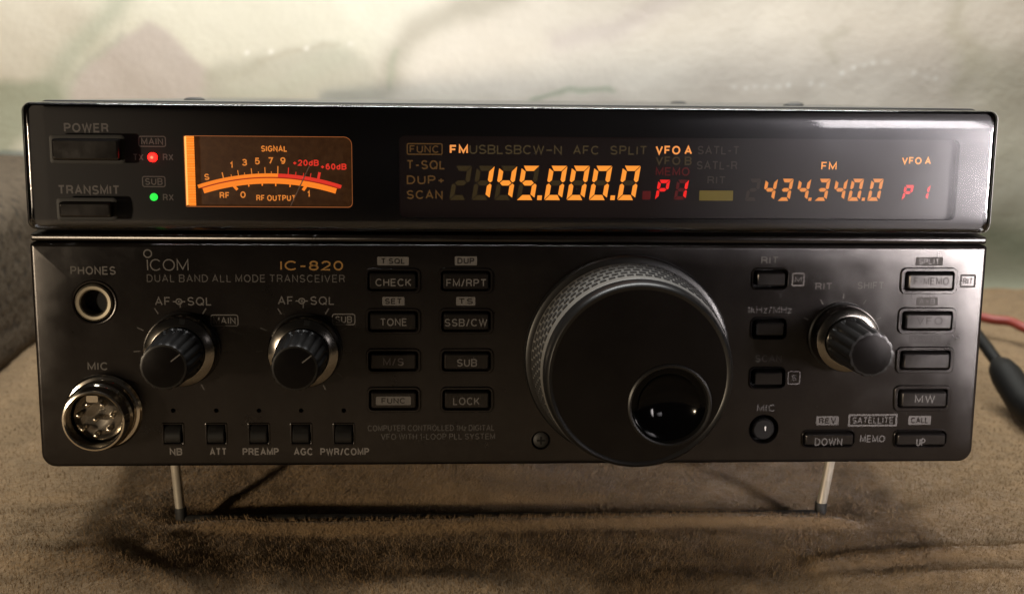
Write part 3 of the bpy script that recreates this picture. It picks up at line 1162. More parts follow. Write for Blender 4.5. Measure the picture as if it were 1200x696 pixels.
mb.loft([(bol(0.0), -0.5), (bol(0.0), 0.2), (bol2(.16), 0.85), (bol2(.5), 1.32), (bol2(1.0), 1.60), (bol2(1.8), 1.79), (bol2(2.8), 1.90), (bol2(4.0), 1.965), (bol2(5.2), DC)], 'tinted_acrylic')
cover = mb.build('window_cover', radio, sharp=50)

# power and transmit buttons through the cover
for (b, name) in (((61.5, 163, 140, 188), 'power_button'), ((70, 237, 131, 254.5), 'transmit_button')):
    cx, cz, w_, h_ = box_px(*b, DC + 1.0)
    mb = MB()
    mb.loft([(rrect(cx, cz, w_ + 2.0, h_ + 2.0, .9), DC + .05), (rrect(cx, cz, w_ + 1.6, h_ + 1.6, .7), DC + .12), (rrect(cx, cz, w_ + .2, h_ + .2, .5), DC + .12)], 'backplate_black', cap_last=False)
    mb.loft([(rrect(cx, cz, w_, h_, .5), -1), (rrect(cx, cz, w_, h_, .5), DC + 1.3), (rrect(cx, cz, w_ - .3, h_ - .3, .5), DC + 1.75), (rrect(cx, cz, w_ - 1.0, h_ - 1.0, .4), DC + 2.0)], 'button_black')
    mb.build(name, radio, (cx, 0, cz))

# indicator lights
for px, py, r, mat, lab in ((179, 184.5, 1.15, 'led_red', 'indicator light glowing red'), (180.5, 231, 0.95, 'led_green', 'indicator light glowing green')):
    x, z = at(px, py, DB)
    mb = MB()
    mb.lathe(x, z, [(r, DB - .5), (r, DB + .3), (r * .85, DB + .7), (r * .5, DB + .95), (r * .2, DB + 1.02)], mat, 24)
    if mat == 'led_red':
        mb.lathe(x, z, [(r * .62, DB + .84), (r * .3, DB + 1.0), (.05, DB + 1.06)], 'led_core', 20)
    mb.build('indicator_light', radio, (x, 0, z), lab)

# ---- signal meter
DM = -5.0
mb = MB()
cx, cz, w_, h_ = box_px(210, 153, 421, 249, DM - 1.2)
mb.loft([(rrect(cx, cz, w_, h_, .4), DM - 2), (rrect(cx, cz, w_, h_, .4), DM - .05)], 'meter_face')
meter = mb.build('signal_meter', radio, (cx, 0, cz))
mb = MB()
x0, _ = at(218, 200, DM)
x1, _ = at(228.5, 200, DM)
zt = at(222, 158, DM)[1]
zb = at(222, 243, DM)[1]
mb.box(x0 - .6, x0 + .35, 2.0, 5.2, zb - .5, zt + .5, 'guide_edge')
for k in range(44):      # ribbed light guide
    z = zb + (zt - zb) * (k + .5) / 44
    mb.box(x0 + .35, x1, 5.02 - .35, 5.06, z - .16, z + .16, 'meter_amber')
mb.box(x0 + .3, x1, 5.0, 5.03, zb - .4, zt + .4, 'meter_strip')
mb.build('light_guide', meter, (cx, 0, cz))
mb = MB()
cxr, czr, wr, hr = box_px(217.5, 159.5, 413.5, 242.5, -3.0)
mb.frame(rrect(cxr, czr, wr, hr, (.4, 2.0, 1.2, .4), 5), rrect(cxr, czr, wr - .36, hr - .36, (.3, 1.85, 1.05, .3), 5), -1.9, 'meter_rim')
mb.build('lit_rim', meter, (cx, 0, cz))
mb = MB()
T = 'meter_text'
dm = DM + .05
text_px(mb, 'SIGNAL', 306, 336.5, 174.5, 7.2, dm, T, weight=.2)
for s_, px, py in (('1', 271, 193.5), ('3', 286.5, 190.5), ('5', 301.5, 189), ('7', 317, 188.5), ('9', 331.5, 188.5)):
    hw = 1.6 if s_ == '1' else 3.0
    text_px(mb, s_, px - hw, px + hw, py, 8, dm, T, weight=.2)
text_px(mb, 'S', 239.3, 245.3, 207.5, 7.5, dm, T, weight=.2)
text_px(mb, 'RF', 257.5, 269, 229, 7.5, dm, T, weight=.2)
text_px(mb, '0', 281.5, 288, 228.3, 7.8, dm, T, weight=.2)
text_px(mb, 'RF OUTPUT', 300.5, 346.5, 232.2, 7, dm, T, weight=.19)
text_px(mb, '1', 360, 363, 227.5, 8, dm, T, weight=.22)
text_px(mb, '+20dB', 343, 373.5, 191, 7.2, dm, 'meter_red', weight=.2)
text_px(mb, '+60dB', 375.5, 406, 195.5, 7.2, dm, 'meter_red', weight=.2)
# scale bands: arcs about a centre far below
acx, acz = at(323, 204.0 + 258, dm)
R0 = at(323, 204.0, dm)[1] - acz
u = R0 / 258.0


def band(r0, r1, pxa, pxb, mat, dd=0.0, n=30):
    aa = math.asin((pxa - 323) / 258.0)
    ab = math.asin((pxb - 323) / 258.0)
    a_, b_ = [], []
    for k in range(n + 1):
        a = aa + (ab - aa) * k / n
        a_.append((acx + r0 * u * math.sin(a), acz + r0 * u * math.cos(a)))
        b_.append((acx + r1 * u * math.sin(a), acz + r1 * u * math.cos(a)))
    mb.bridge(mb.ring(a_, dm + dd), mb.ring(b_, dm + dd), mat, closed=False)


band(254.5, 258.5, 240.5, 331.5, 'meter_amber')
band(254.5, 258.5, 331.5, 403.5, 'meter_red')
band(253.2, 254.5, 243, 402, 'meter_line_red')
band(247.0, 253.2, 244.5, 399.5, 'meter_amber')
for px, ln, wd, mat in ((270, 7, 1.3, 'meter_text'), (279, 3, .8, 'meter_text'), (287, 6.5, 1, 'meter_text'), (294, 3, .8, 'meter_text'), (302, 7, 1, 'meter_text'), (309.5, 3, .8, 'meter_text'),
                        (317, 7.5, 1, 'meter_text'), (324, 3, .8, 'meter_text'), (331.3, 9, 1.2, 'meter_text'), (343, 8, 1, 'meter_red'), (351.5, 4, .9, 'meter_red'), (360, 4, .8, 'meter_red'), (368, 5, .9, 'meter_red'), (377, 8, 3, 'meter_red')):
    a = math.asin((px - 323) / 258.0)
    ca, sa = math.cos(a), math.sin(a)
    mb.flat([(acx + r * u * sa + s * wd * u / 2 * ca, acz + r * u * ca - s * wd * u / 2 * sa) for r, s in ((258, -1), (258, 1), (258 + ln, 1), (258 + ln, -1))], dm + .01, mat)
for px, ln, wd in ((279, 7, 3.2), (297, 4, 1.5), (313, 4, 1.5), (329, 4.5, 1.5), (346, 4.5, 1.5), (365, 7, 3.4)):
    a = math.asin((px - 323) / 258.0)
    tilt = a * 2.2 if wd > 2 else a
    ca, sa = math.cos(a), math.sin(a)
    ox, oz = acx + 248.6 * u * sa, acz + 248.6 * u * ca
    cb, sb = math.cos(tilt + (-.35 if px < 300 and wd > 2 else .25 if wd > 2 else 0)), math.sin(tilt + (-.35 if px < 300 and wd > 2 else .25 if wd > 2 else 0))
    mb.flat([(ox - r * u * sb * -1 * -1 + s * wd * u / 2 * cb, oz - r * u * cb - s * wd * u / 2 * sb) for r, s in ((ln, -1), (ln, 1), (0, 1), (0, -1))], dm + .015, 'meter_amber')
mb.build('scale', meter, (cx, 0, cz), smooth=False)
mb = MB()
xa, za = at(340, 243, DM + .8)
xb, zb_ = at(362.5, 195, DM + .8)
mb.tube([(xa, -(DM + .8), za), (xb, -(DM + .8), zb_)], .15, 'needle_grey', 6)
mb.build('needle', meter, (cx, 0, cz))

# ---- displays
DL = -3.2
SEG = {'0': 'abcdef', '1': 'bc', '2': 'abged', '3': 'abgcd', '4': 'fgbc', '5': 'afgcd', '6': 'afgedc', '7': 'abc', '8': 'abcdefg', '9': 'abcdfg', 'P': 'abefg', ' ': ''}


def segments(m, ch, px, yb, wpx, hpx, slant, tpx, d, lit, ghost, ghost_segs='abcdefg'):
    """one seven-segment figure; px, yb = its lower left corner in the photograph"""
    x0, z0 = at(px, yb, d)
    x1, _ = at(px + wpx, yb, d)
    _, z1 = at(px, yb - hpx, d)
    W_, H_ = x1 - x0, z1 - z0
    t = tpx * W_ / wpx
    tv = t * .88
    g = t * .10
    hh = H_ / 2
    seg = {
        'a': [(g + t * .25, H_), (W_ - g, H_), (W_ - tv - g, H_ - t), (tv + g, H_ - t)],
        'd': [(g, 0), (W_ - g - t * .25, 0), (W_ - tv - g, t), (tv + g, t)],
        'f': [(0, H_ - g - t * .4), (tv, H_ - t - g), (tv, hh + t * .45 + g), (tv * .45, hh + g), (0, hh + t * .3 + g)],
        'b': [(W_, H_ - g), (W_, hh + t * .3 + g), (W_ - tv * .45, hh + g), (W_ - tv, hh + t * .45 + g), (W_ - tv, H_ - t - g)],
        'e': [(0, g), (0, hh - t * .3 - g), (tv * .45, hh - g), (tv, hh - t * .45 - g), (tv, t + g)],
        'c': [(W_, g + t * .4), (W_ - tv, t + g), (W_ - tv, hh - t * .45 - g), (W_ - tv * .45, hh - g), (W_, hh - t * .3 - g)],
        'g': [(tv * .55 + g, hh), (tv * 1.15 + g, hh + t * .5), (W_ - tv * 1.15 - g, hh + t * .5), (W_ - tv * .55 - g, hh), (W_ - tv * 1.15 - g, hh - t * .5), (tv * 1.15 + g, hh - t * .5)],
    }
    on = SEG[ch]
    for k, pts in seg.items():
        mat = lit if k in on else (ghost if ghost and k in ghost_segs else None)
        if mat:
            m.flat([(x0 + x + slant * z, z0 + z) for x, z in pts], d if k in on else d - .02, mat)


def dot(m, px, yb, s_, d, mat):
    x0, z0 = at(px, yb, d)
    x1, z1 = at(px + s_, yb - s_, d)
    m.flat([(x0, z0), (x1, z0), (x1 + .1, z1), (x0 + .1, z1)], d, mat)


def display(name, lab, b):
    m = MB()
    cx, cz, w_, h_ = box_px(*b, DL)
    m.loft([(rrect(cx, cz, w_ + .02, h_, .02, 1), DL - 1.4), (rrect(cx, cz, w_ + .02, h_, .02, 1), DL - .1)], 'lcd_bed')
    return m.build(name, radio, (cx, 0, cz), lab), (cx, 0, cz)


disp, off = display('frequency_display', 'large amber display reading 145.000.0', (462, 156, 868.6, 262))
m_pos = [526.4, 552.6, 579.0, 605.2, 637.6, 663.8, 690.0, 723.2]
for ch, px in zip(' 1450000', m_pos):
    mb = MB()
    segments(mb, ch, px, 234.6, 20.6, 40.2, .155, 6.0, DL, 'lcd_orange', 'lcd_ghost', 'abged' if px < 530 else 'abcdefg')
    if ch == '5' or px == 690.0:
        dot(mb, (629.3 if ch == '5' else 715.0), 234.6, 5.4, DL, 'lcd_orange')
    mb.build('digit', disp, off, smooth=False)
for ch, px in zip('P1', (767.5, 789.5)):
    mb = MB()
    segments(mb, ch, px, 234.2, 13.6, 23.4, .155, 4.0, DL, 'lcd_red', 'lcd_ghost_red' if ch == '1' else None, 'adefg')
    mb.build('channel_digit', disp, off, smooth=False)
mb = MB()
mb.auto = ('lit_indicator', disp, off)
text_px(mb, 'FM', 527, 548.5, 175.3, 10.5, DL, 'lcd_amber', weight=.22)
text_px(mb, 'VFO A', 768.3, 811, 176.2, 10.2, DL, 'lcd_amber', weight=.2)
mb = MB()
mb.auto = ('unlit_indicator', disp, off)
G, GG = 'lcd_ghost_text', 'lcd_ghost_grey'
outline_px(mb, 476.5, 168, 518.8, 181.8, DL, 'lcd_ghost_orange', .3, .5)
text_px(mb, 'FUNC', 480, 514.5, 175, 9, DL, 'lcd_ghost_orange', weight=.17)
text_px(mb, 'T-SQL', 476.5, 521.8, 193.3, 11, DL, 'lcd_ghost_orange', weight=.18)
text_px(mb, 'DUP+', 476.5, 521, 211, 10.6, DL, 'lcd_ghost_orange', weight=.18)
text_px(mb, 'SCAN', 476.5, 518.8, 228.3, 10.6, DL, 'lcd_ghost_orange', weight=.18)
text_px(mb, 'USBLSBCW~N', 550, 658.5, 175.6, 11, DL, G, weight=.16, gap=.13)
text_px(mb, 'AFC', 671.5, 702, 176.2, 10.6, DL, G, weight=.16)
text_px(mb, 'SPLIT', 715, 758.5, 176.4, 10.6, DL, G, weight=.16)
text_px(mb, 'VFO B', 768.3, 810.5, 188.6, 10, DL, G, weight=.18)
text_px(mb, 'MEMO', 768.5, 808, 201.2, 10, DL, 'lcd_ghost_red', weight=.16)
text_px(mb, 'SATL-T', 817.5, 866.5, 176.3, 10, DL, GG, weight=.16)
text_px(mb, 'SATL-R', 816.5, 864, 194, 10, DL, GG, weight=.16)
text_px(mb, 'RIT', 829, 850.5, 211.2, 9, DL, GG, weight=.17)
block_px(mb, 819.5, 223.5, 859, 235.3, DL, 'lcd_bar', .1)
mb.flush('unlit_bar')
dot(mb, 752.5, 234, 10, DL - .01, 'lcd_ghost_red')
mb.flush()

disp2, off = display('frequency_display', 'small dimmer amber display reading 434.340.0', (868.6, 156, 1122, 262))
s_pos = [(873.0, ' '), (892.6, '4'), (911.0, '3'), (931.6, '4'), (954.2, '3'), (974.6, '4'), (993.2, '0'), (1016.2, '0')]
for px, ch in s_pos:
    mb = MB()
    segments(mb, ch, px, 235.6, 14.0, 26.0, .155, 4.2, DL, 'lcd_orange_small', 'lcd_ghost_small' if px < 880 else None, 'abged')
    if px == 931.6 or px == 993.2:
        dot(mb, (947.0 if px == 931.6 else 1009.6), 235.6, 3.8, DL, 'lcd_orange_small')
    mb.build('digit', disp2, off, smooth=False)
for ch, px in zip('P1', (1056.5, 1076.0)):
    mb = MB()
    segments(mb, ch, px, 234.8, 10.6, 17.8, .17, 3.2, DL, 'lcd_red_small', None)
    mb.build('channel_digit', disp2, off, smooth=False)
mb = MB()
mb.auto = ('lit_indicator', disp2, off)
text_px(mb, 'FM', 962.5, 980.5, 194.7, 9.5, DL, 'lcd_amber_small', weight=.16)
text_px(mb, 'VFO A', 1057, 1091, 188.6, 8.6, DL, 'lcd_amber_small', weight=.2)

# ---- wire stand under the front and two rubber feet at the back
YB = 20.0
ltx, _ = at(205.5, 548, -YB)
lbx, lbz = at(212, 610, -YB)
rtx, _ = at(973.5, 545, -YB)
rbx, rbz = at(961.5, 603, -YB)
mb = MB()
zc = (lbz + rbz) / 2 + .4
mb.tube([(lbx + 1.5, YB, zc - .6), (rbx - 1.5, YB, zc - .6)], 1.75, 'rubber', 14)
stand = mb.build('tilt_stand', radio, (0, YB, zc))
for tx, bx in ((ltx, lbx), (rtx, rbx)):
    s_ = 1 if bx < 0 else -1
    mb = MB()
    mb.tube([(tx - s_ * .6, YB - 2, 4.0), (tx, YB - 1, -1), (bx + (tx - bx) * .35, YB, zc + 7.0), (bx, YB, zc + 2.6)], 1.35, 'wire_steel', 14)
    mb.tube([(bx, YB, zc + 3.4), (bx + s_ * .1, YB, zc + .6), (bx + s_ * .7, YB, zc - .4), (bx + s_ * 2, YB, zc - .6)], 1.62, 'rubber', 14)
    mb.build('leg', stand, (bx, YB, zc))
for sx in (-1, 1):
    mb = MB()
    i0 = len(mb.v)
    rings = []
    for r, z in ((6, 1.5), (6, -4.5), (5.2, -5.6)):
        j = len(mb.v)
        mb.v += [(sx * 95 + r * math.cos(2 * math.pi * k / 24), 215 + r * math.sin(2 * math.pi * k / 24), z) for k in range(24)]
        rings.append(list(range(j, j + 24))[::-1])
    for a, b in zip(rings, rings[1:]):
        mb.bridge(a, b, 'rubber')
    mb.face(rings[-1], 'rubber')
    mb.build('rear_foot', radio, (sx * 95, 215, 0))

# ------------------------------------------------------------------ the blanket
barc = ROOT @ Vector((0, YB, zc - .6))
YBAR = barc.y


def ridge_set():
    out = []
    for pts, amp, sig in (
        ([(960, 668), (1040, 657), (1120, 650), (1210, 645)], 2.4, 3.2),
        ([(980, 684), (1080, 678), (1210, 672)], 2.0, 3.0),
        ([(120, 652), (190, 640), (290, 622)], 1.0, 5.0),
        ([(140, 640), (190, 668), (240, 690)], -1.0, 3.0),
        ([(-10, 655), (90, 658), (160, 668), (220, 690)], 1.1, 5.0),
        ([(440, 690), (520, 684), (580, 690)], 1.2, 4.0),
        ([(660, 628), (760, 640), (860, 632)], .5, 4.0),
        ([(700, 690), (800, 684), (900, 690)], .8, 4.0),
        ([(-20, 590), (60, 585), (160, 580)], -1.4, 6.0),
        ([(1000, 590), (1080, 600), (1200, 570)], 1.2, 6.0),
    ):
        q = [ground(*p) for p in pts]
        out.append((np.array([(v.x, v.y) for v in q]), amp, sig))
    return out


RIDGES = ridge_set()


def blanket_height(X, Y):
    H = np.zeros_like(X)
    rs = np.random.RandomState(3)
    for scale, amp, n in ((95, .5, 7), (38, .24, 9), (15, .13, 12), (7.5, .08, 14)):
        for _ in range(n):
            a = rs.rand() * 2 * math.pi
            f = 2 * math.pi / scale * (.7 + .6 * rs.rand())
            ph = rs.rand() * 6.28
            H += amp / math.sqrt(n) * 1.4 * np.sin(f * (X * math.cos(a) + Y * math.sin(a)) + ph)
    for P, amp, sig in RIDGES:
        best = np.full_like(X, 1e9)
        for (ax, ay), (bx, by) in zip(P, P[1:]):
            dx, dy = bx - ax, by - ay
            t = np.clip(((X - ax) * dx + (Y - ay) * dy) / (dx * dx + dy * dy), 0, 1)
            best = np.minimum(best, np.hypot(X - ax - t * dx, Y - ay - t * dy))
        H += amp * np.exp(-(best / sig) ** 2)
    # the stand's bar presses a groove and pushes a lip up in front of it
    sx = 1 / (1 + np.exp((np.abs(X - 3) - 92) / 3.0))
    H = H * (1 - .6 * sx * np.exp(-((Y - YBAR) / 9) ** 2))
    H += .27 * np.clip(Y - 27, 0, 32) * (1 / (1 + np.exp((np.abs(X + 43) - 52) / 7.0)))  # added rise under the set, sloped to catch the low lamp
    H += sx * (3.4 * np.exp(-((Y - (YBAR - 4.6)) / 2.6) ** 2) - 1.9 * np.exp(-((Y - YBAR) / 2.6) ** 2) - 2.2 * np.exp(-((Y - YBAR - 6) / 7) ** 2))
    return H


def edge_y(X):
    """far edge of the blanket, tucked against the wall cloth"""
    return 306 + 1.5 * np.sin(X / 47.0) + .8 * np.sin(X / 17.0 + 1)


def make_blanket():
    nx, ny = 460, 420
    xs = np.concatenate([np.linspace(-560, -230, 60), np.linspace(-228, 228, nx - 120), np.linspace(230, 560, 60)])
    tv = np.linspace(0, 1, ny)
    X, T = np.meshgrid(xs, tv)
    EY = edge_y(np.clip(X, -260, 260))
    Y0 = -330.0
    Y = Y0 + (EY - Y0) * (T * .55 + .45 * (.5 - .5 * np.cos(np.pi * T)))
    Z = blanket_height(X, Y)
    # rounded rim along the far edge
    dd = EY - Y
    Z -= 5.0 * np.exp(-(dd / 3.2) ** 2) - 1.2 * np.exp(-((dd - 7) / 4.0) ** 2)
    V = np.stack([X, Y, Z], -1).reshape(-1, 3)
    n0 = len(V)
    idx = np.arange(n0).reshape(ny, len(xs))
    quads = np.stack([idx[:-1, :-1], idx[:-1, 1:], idx[1:, 1:], idx[1:, :-1]], -1).reshape(-1, 4)
    # pile: short soft hairs, all one mesh with the cloth
    rs = np.random.RandomState(11)
    # half spread evenly over the cloth, half where it is seen largest, in front and at both sides of the set
    N1, N2 = 260000, 330000
    hx = np.concatenate([rs.uniform(-560, 560, N1), rs.normal(20, 125, N2)])
    hy = np.concatenate([rs.uniform(-330, 300, N1), -75 + 100 * rs.gamma(1.35, .62, N2) + rs.normal(0, 12, N2)])
    ok = (hy < edge_y(hx) - 1.0) & ~((np.abs(hx) < 110) & (hy > 100) & (hy < 230)) & ~((hx < -192) & (hy > 34))
    hx, hy = hx[ok], hy[ok]
    hz = blanket_height(hx, hy)
    n = len(hx)
    flow = np.sin(hx / 31 + 1.3 * np.sin(hy / 23)) + .8 * np.sin(hy / 19 + hx / 57)
    ang = flow * 1.1 + rs.normal(0, 1.3, n) - 1.2
    ln = rs.uniform(.6, 1.5, n)
    lean = rs.uniform(.15, 1.05, n)
    dx = np.cos(ang) * np.sin(lean) * ln
    dy = np.sin(ang) * np.sin(lean) * ln
    dz = np.cos(lean) * ln
    wd = rs.uniform(.05, .12, n)
    pa = rs.rand(n) * 6.28
    wx, wy = np.cos(pa) * wd, np.sin(pa) * wd
    A = np.stack([hx - wx, hy - wy, hz - .15], -1)
    Bv = np.stack([hx + wx, hy + wy, hz - .15], -1)
    Cv = np.stack([hx + dx, hy + dy, hz + dz], -1)
    HV = np.stack([A, Bv, Cv], 1).reshape(-1, 3)
    V = np.concatenate([V, HV]) * S
    me = bpy.data.meshes.new('brown_blanket')
    me.vertices.add(len(V))
    me.vertices.foreach_set('co', V.astype(np.float32).ravel())
    nq, nt = len(quads), n
    loops = np.concatenate([quads.ravel(), n0 + np.arange(3 * n)])
    me.loops.add(len(loops))
    me.loops.foreach_set('vertex_index', loops.astype(np.int32))
    me.polygons.add(nq + nt)
    starts = np.concatenate([np.arange(nq) * 4, nq * 4 + np.arange(nt) * 3]).astype(np.int32)
    me.polygons.foreach_set('loop_start', starts)
    me.update(calc_edges=True)
    me.polygons.foreach_set('use_smooth', np.ones(nq + nt, dtype=bool))
    me.materials.append(MATS['brown_fleece'])
    me.validate()
    o = bpy.data.objects.new('fleece_blanket', me)
    col.objects.link(o)
    o['label'] = 'brown fuzzy fleece blanket lying under the radio'
    o['category'] = 'blanket'
    return o


blanket = make_blanket()

# ------------------------------------------------------------------ the printed plush cloth behind
YW = 300.0


def srgb(r, g, b):
    f = lambda c: (c / 255 / 12.92) if c <= 10 else ((c / 255 + .055) / 1.055) ** 2.4
    return np.array([f(r), f(g), f(b)])


def make_backdrop():
    # profile (y, z): lies under the blanket's edge, rises in a soft fold, then stands up
    prof = [(250, -6), (285, -6), (300, -5.5), (306, -3), (309, 4), (310, 20), (311, 40), (312, 60), (313, 80), (314, 105), (316, 140), (318, 190), (320, 260), (324, 340), (330, 460), (336, 600)]
    py = np.array([p[0] for p in prof], float)
    pz = np.array([p[1] for p in prof], float)
    s = np.concatenate([[0], np.cumsum(np.hypot(np.diff(py), np.diff(pz)))])
    ns = 330
    # finer where the picture shows it
    ss = np.sort(np.concatenate([np.linspace(0, s[-1], 90), np.linspace(s[3], s[11], ns - 90)]))
    # smooth interpolation
    def smooth(v):
        q = np.interp(np.linspace(0, s[-1], 800), s, v)
        k = np.exp(-(np.arange(-24, 25) / 10.0) ** 2)
        k /= k.sum()
        q2 = np.convolve(np.pad(q, 24, mode='edge'), k, mode='valid')
        return np.interp(ss, np.linspace(0, s[-1], 800), q2)
    yy, zz = smooth(py), smooth(pz)
    nx = 420
    xs = np.concatenate([np.linspace(-700, -330, 40), np.linspace(-327, 327, nx - 80), np.linspace(330, 700, 40)])
    X, Sg = np.meshgrid(xs, ss)
    Yb = np.repeat(yy[:, None], len(xs), 1)
    Zb = np.repeat(zz[:, None], len(xs), 1)
    rs = np.random.RandomState(5)
    D = np.zeros_like(X)
    for scale, amp, n in ((180, 1.6, 5), (70, .4, 8), (26, .06, 10), (9, .015, 14)):
        for _ in range(n):
            a = rs.rand() * 6.28
            f = 2 * math.pi / scale * (.7 + .6 * rs.rand())
            D += amp / math.sqrt(n) * 1.3 * np.sin(f * (X * math.cos(a) + Sg * math.sin(a)) + rs.rand() * 6.28)
    dY = np.gradient(yy, ss)[:, None]
    dZ = np.gradient(zz, ss)[:, None]
    up = np.clip((Sg - s[3]) / 40, 0.0, 1)
    D = D * up
    Y = Yb - dZ * D
    Z = Zb + dY * D * .8
    # print, given as shapes on the standing part: coordinates are the photograph's over it
    cw, _ = world_ray(0, 0)
    Rw = ROOT.to_3x3()
    rv, dv, fv = Rw @ RIGHT, Rw @ DOWN, Rw @ FWD
    rel = np.stack([X - cw.x, Yb - cw.y, Zb - cw.z], -1)
    dep = rel @ np.array(fv)
    U = 600 + FPX * (rel @ np.array(rv)) / dep
    Vv = 348 + FPX * (rel @ np.array(dv)) / dep
    # slight wobble so that the painted edges are not ruled
    nz = np.zeros_like(X)
    nz2 = np.zeros_like(X)
    for scale, amp in ((60, 3), (24, 1.6), (10, .9)):
        for _ in range(5):
            a = rs.rand() * 6.28
            f = 2 * math.pi / scale * (.7 + .6 * rs.rand())
            nz += amp * .45 * np.sin(f * (X * math.cos(a) + Sg * math.sin(a)) + rs.rand() * 6.28)
            nz2 += amp * .45 * np.sin(f * (X * math.sin(a) + Sg * math.cos(a)) + rs.rand() * 6.28)
    U2, V2 = U + nz, Vv + nz2
    C = np.zeros(X.shape + (3,))
    C[:] = srgb(223, 222, 208)

    def blend(mask, c):
        nonlocal C
        C = C * (1 - mask[..., None]) + srgb(*c) * mask[..., None]

    def poly_mask(pts, soft):
        inside = np.zeros(X.shape, bool)
        dist = np.full(X.shape, 1e9)
        n = len(pts)
        for k in range(n):
            (x0, y0), (x1, y1) = pts[k], pts[(k + 1) % n]
            cond = ((y0 > V2) != (y1 > V2))
            xi = (x1 - x0) * (V2 - y0) / ((y1 - y0) if y1 != y0 else 1e-9) + x0
            inside ^= cond & (U2 < xi)
            dx, dy = x1 - x0, y1 - y0
            t = np.clip(((U2 - x0) * dx + (V2 - y0) * dy) / (dx * dx + dy * dy + 1e-9), 0, 1)
            dist = np.minimum(dist, np.hypot(U2 - x0 - t * dx, V2 - y0 - t * dy))
        sd = np.where(inside, dist, -dist)
        return np.clip(.5 + sd / (2 * soft), 0, 1)

    def line_mask(pts, width):
        dist = np.full(X.shape, 1e9)
        for (x0, y0), (x1, y1) in zip(pts, pts[1:]):
            dx, dy = x1 - x0, y1 - y0
            t = np.clip(((U2 - x0) * dx + (V2 - y0) * dy) / (dx * dx + dy * dy + 1e-9), 0, 1)
            dist = np.minimum(dist, np.hypot(U2 - x0 - t * dx, V2 - y0 - t * dy))
        return np.exp(-(dist / width) ** 2)

    blend(poly_mask([(480, -200), (1500, -200), (1500, 160), (700, 160), (560, 140), (440, 120), (470, 40), (560, -30)], 40) * .75, (222, 216, 207))
    blend(poly_mask([(-200, -60), (90, -10), (118, 20), (95, 60), (60, 120), (-200, 130)], 16) * .8, (208, 203, 190))
    blend(line_mask([(150, -10), (118, 30), (90, 62), (62, 100)], 18) * .75, (184, 190, 174))
    blend(poly_mask([(62, 140), (95, 92), (120, 66), (150, 44), (180, 30), (203, 38), (222, 62), (245, 88), (275, 110), (300, 150)], 5) * .9, (201, 193, 188))
    blend(line_mask([(80, 105), (112, 70), (148, 43)], 5) * .35, (165, 170, 160))
    blend(poly_mask([(232, 150), (236, 92), (256, 74), (300, 66), (345, 60), (400, 57), (430, 70), (452, 96), (470, 150)], 9) * .8, (195, 194, 181))
    blend(line_mask([(245, 92), (275, 88), (310, 72)], 8) * .6, (188, 187, 172))
    blend(line_mask([(310, 72), (340, 62), (398, 58)], 3.5) * .6, (192, 188, 172))
    blend(line_mask([(400, 70), (330, 105), (260, 112)], 14) * .4, (196, 200, 184))
    blend(line_mask([(456, 92), (462, 70), (485, 42), (530, 18), (600, -12)], 17) * .9, (190, 186, 174))
    blend(line_mask([(456, 96), (461, 72), (468, 58)], 4) * .6, (170, 178, 158))
    blend(line_mask([(655, 52), (720, 34), (790, 2), (830, -30)], 16) * .6, (200, 192, 190))
    blend(line_mask([(622, 118), (660, 111), (718, 103)], 3.2) * .8, (176, 186, 166))
    blend(line_mask([(840, 100), (960, 70), (1100, 60)], 40) * .4, (210, 202, 192))
    blend(line_mask([(1130, -10), (1122, 30), (1145, 70), (1120, 110)], 12) * .4, (184, 180, 158))
    blend(line_mask([(976, 72), (968, 44), (990, 38)], 6) * .4, (188, 184, 168))
    blend(poly_mask([(1130, 70), (1500, 40), (1500, 220), (1150, 200)], 25) * .6, (196, 194, 172))
    # meadow green at the lower left, dull ground print below with the cloth's lower shade painted in
    blend(poly_mask([(-400, 98), (60, 98), (82, 112), (70, 140), (10, 180), (-400, 220)], 8) * .85, (160, 167, 148))
    blend(poly_mask([(-400, 160), (22, 165), (60, 210), (60, 240), (-400, 226)], 10) * .5, (186, 190, 172))
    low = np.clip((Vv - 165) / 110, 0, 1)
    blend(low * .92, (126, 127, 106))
    blend(line_mask([(1140, 270), (1230, 300)], 18) * .5, (104, 112, 92))
    # glints on the cloth, painted in as white specks
    for (x, y) in [(860, 102), (874, 103), (886, 102), (899, 102), (913, 101), (924, 100), (950, 98), (965, 100), (987, 86), (1000, 80), (1012, 76), (1022, 74), (1038, 73), (1071, 86), (1085, 90), (1095, 92), (290, 62), (318, 61), (360, 57), (412, 52)]:
        blend(np.exp(-(((U - x) ** 2 + (Vv - y) ** 2) / 5.0)), (255, 255, 250))
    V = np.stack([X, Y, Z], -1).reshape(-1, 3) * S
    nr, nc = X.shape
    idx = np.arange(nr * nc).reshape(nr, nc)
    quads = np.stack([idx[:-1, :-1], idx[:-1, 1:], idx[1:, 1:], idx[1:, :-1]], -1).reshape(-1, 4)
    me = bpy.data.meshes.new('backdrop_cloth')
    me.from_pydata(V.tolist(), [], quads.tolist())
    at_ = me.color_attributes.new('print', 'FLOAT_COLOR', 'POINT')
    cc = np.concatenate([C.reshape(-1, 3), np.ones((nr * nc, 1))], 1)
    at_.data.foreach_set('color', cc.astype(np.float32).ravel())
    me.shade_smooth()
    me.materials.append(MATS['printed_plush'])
    o = bpy.data.objects.new('backdrop_cloth', me)
    col.objects.link(o)
    o['label'] = 'pale cream plush cloth printed with misty hills hanging behind the radio'
    o['category'] = 'backdrop'
    return o


backdrop = make_backdrop()


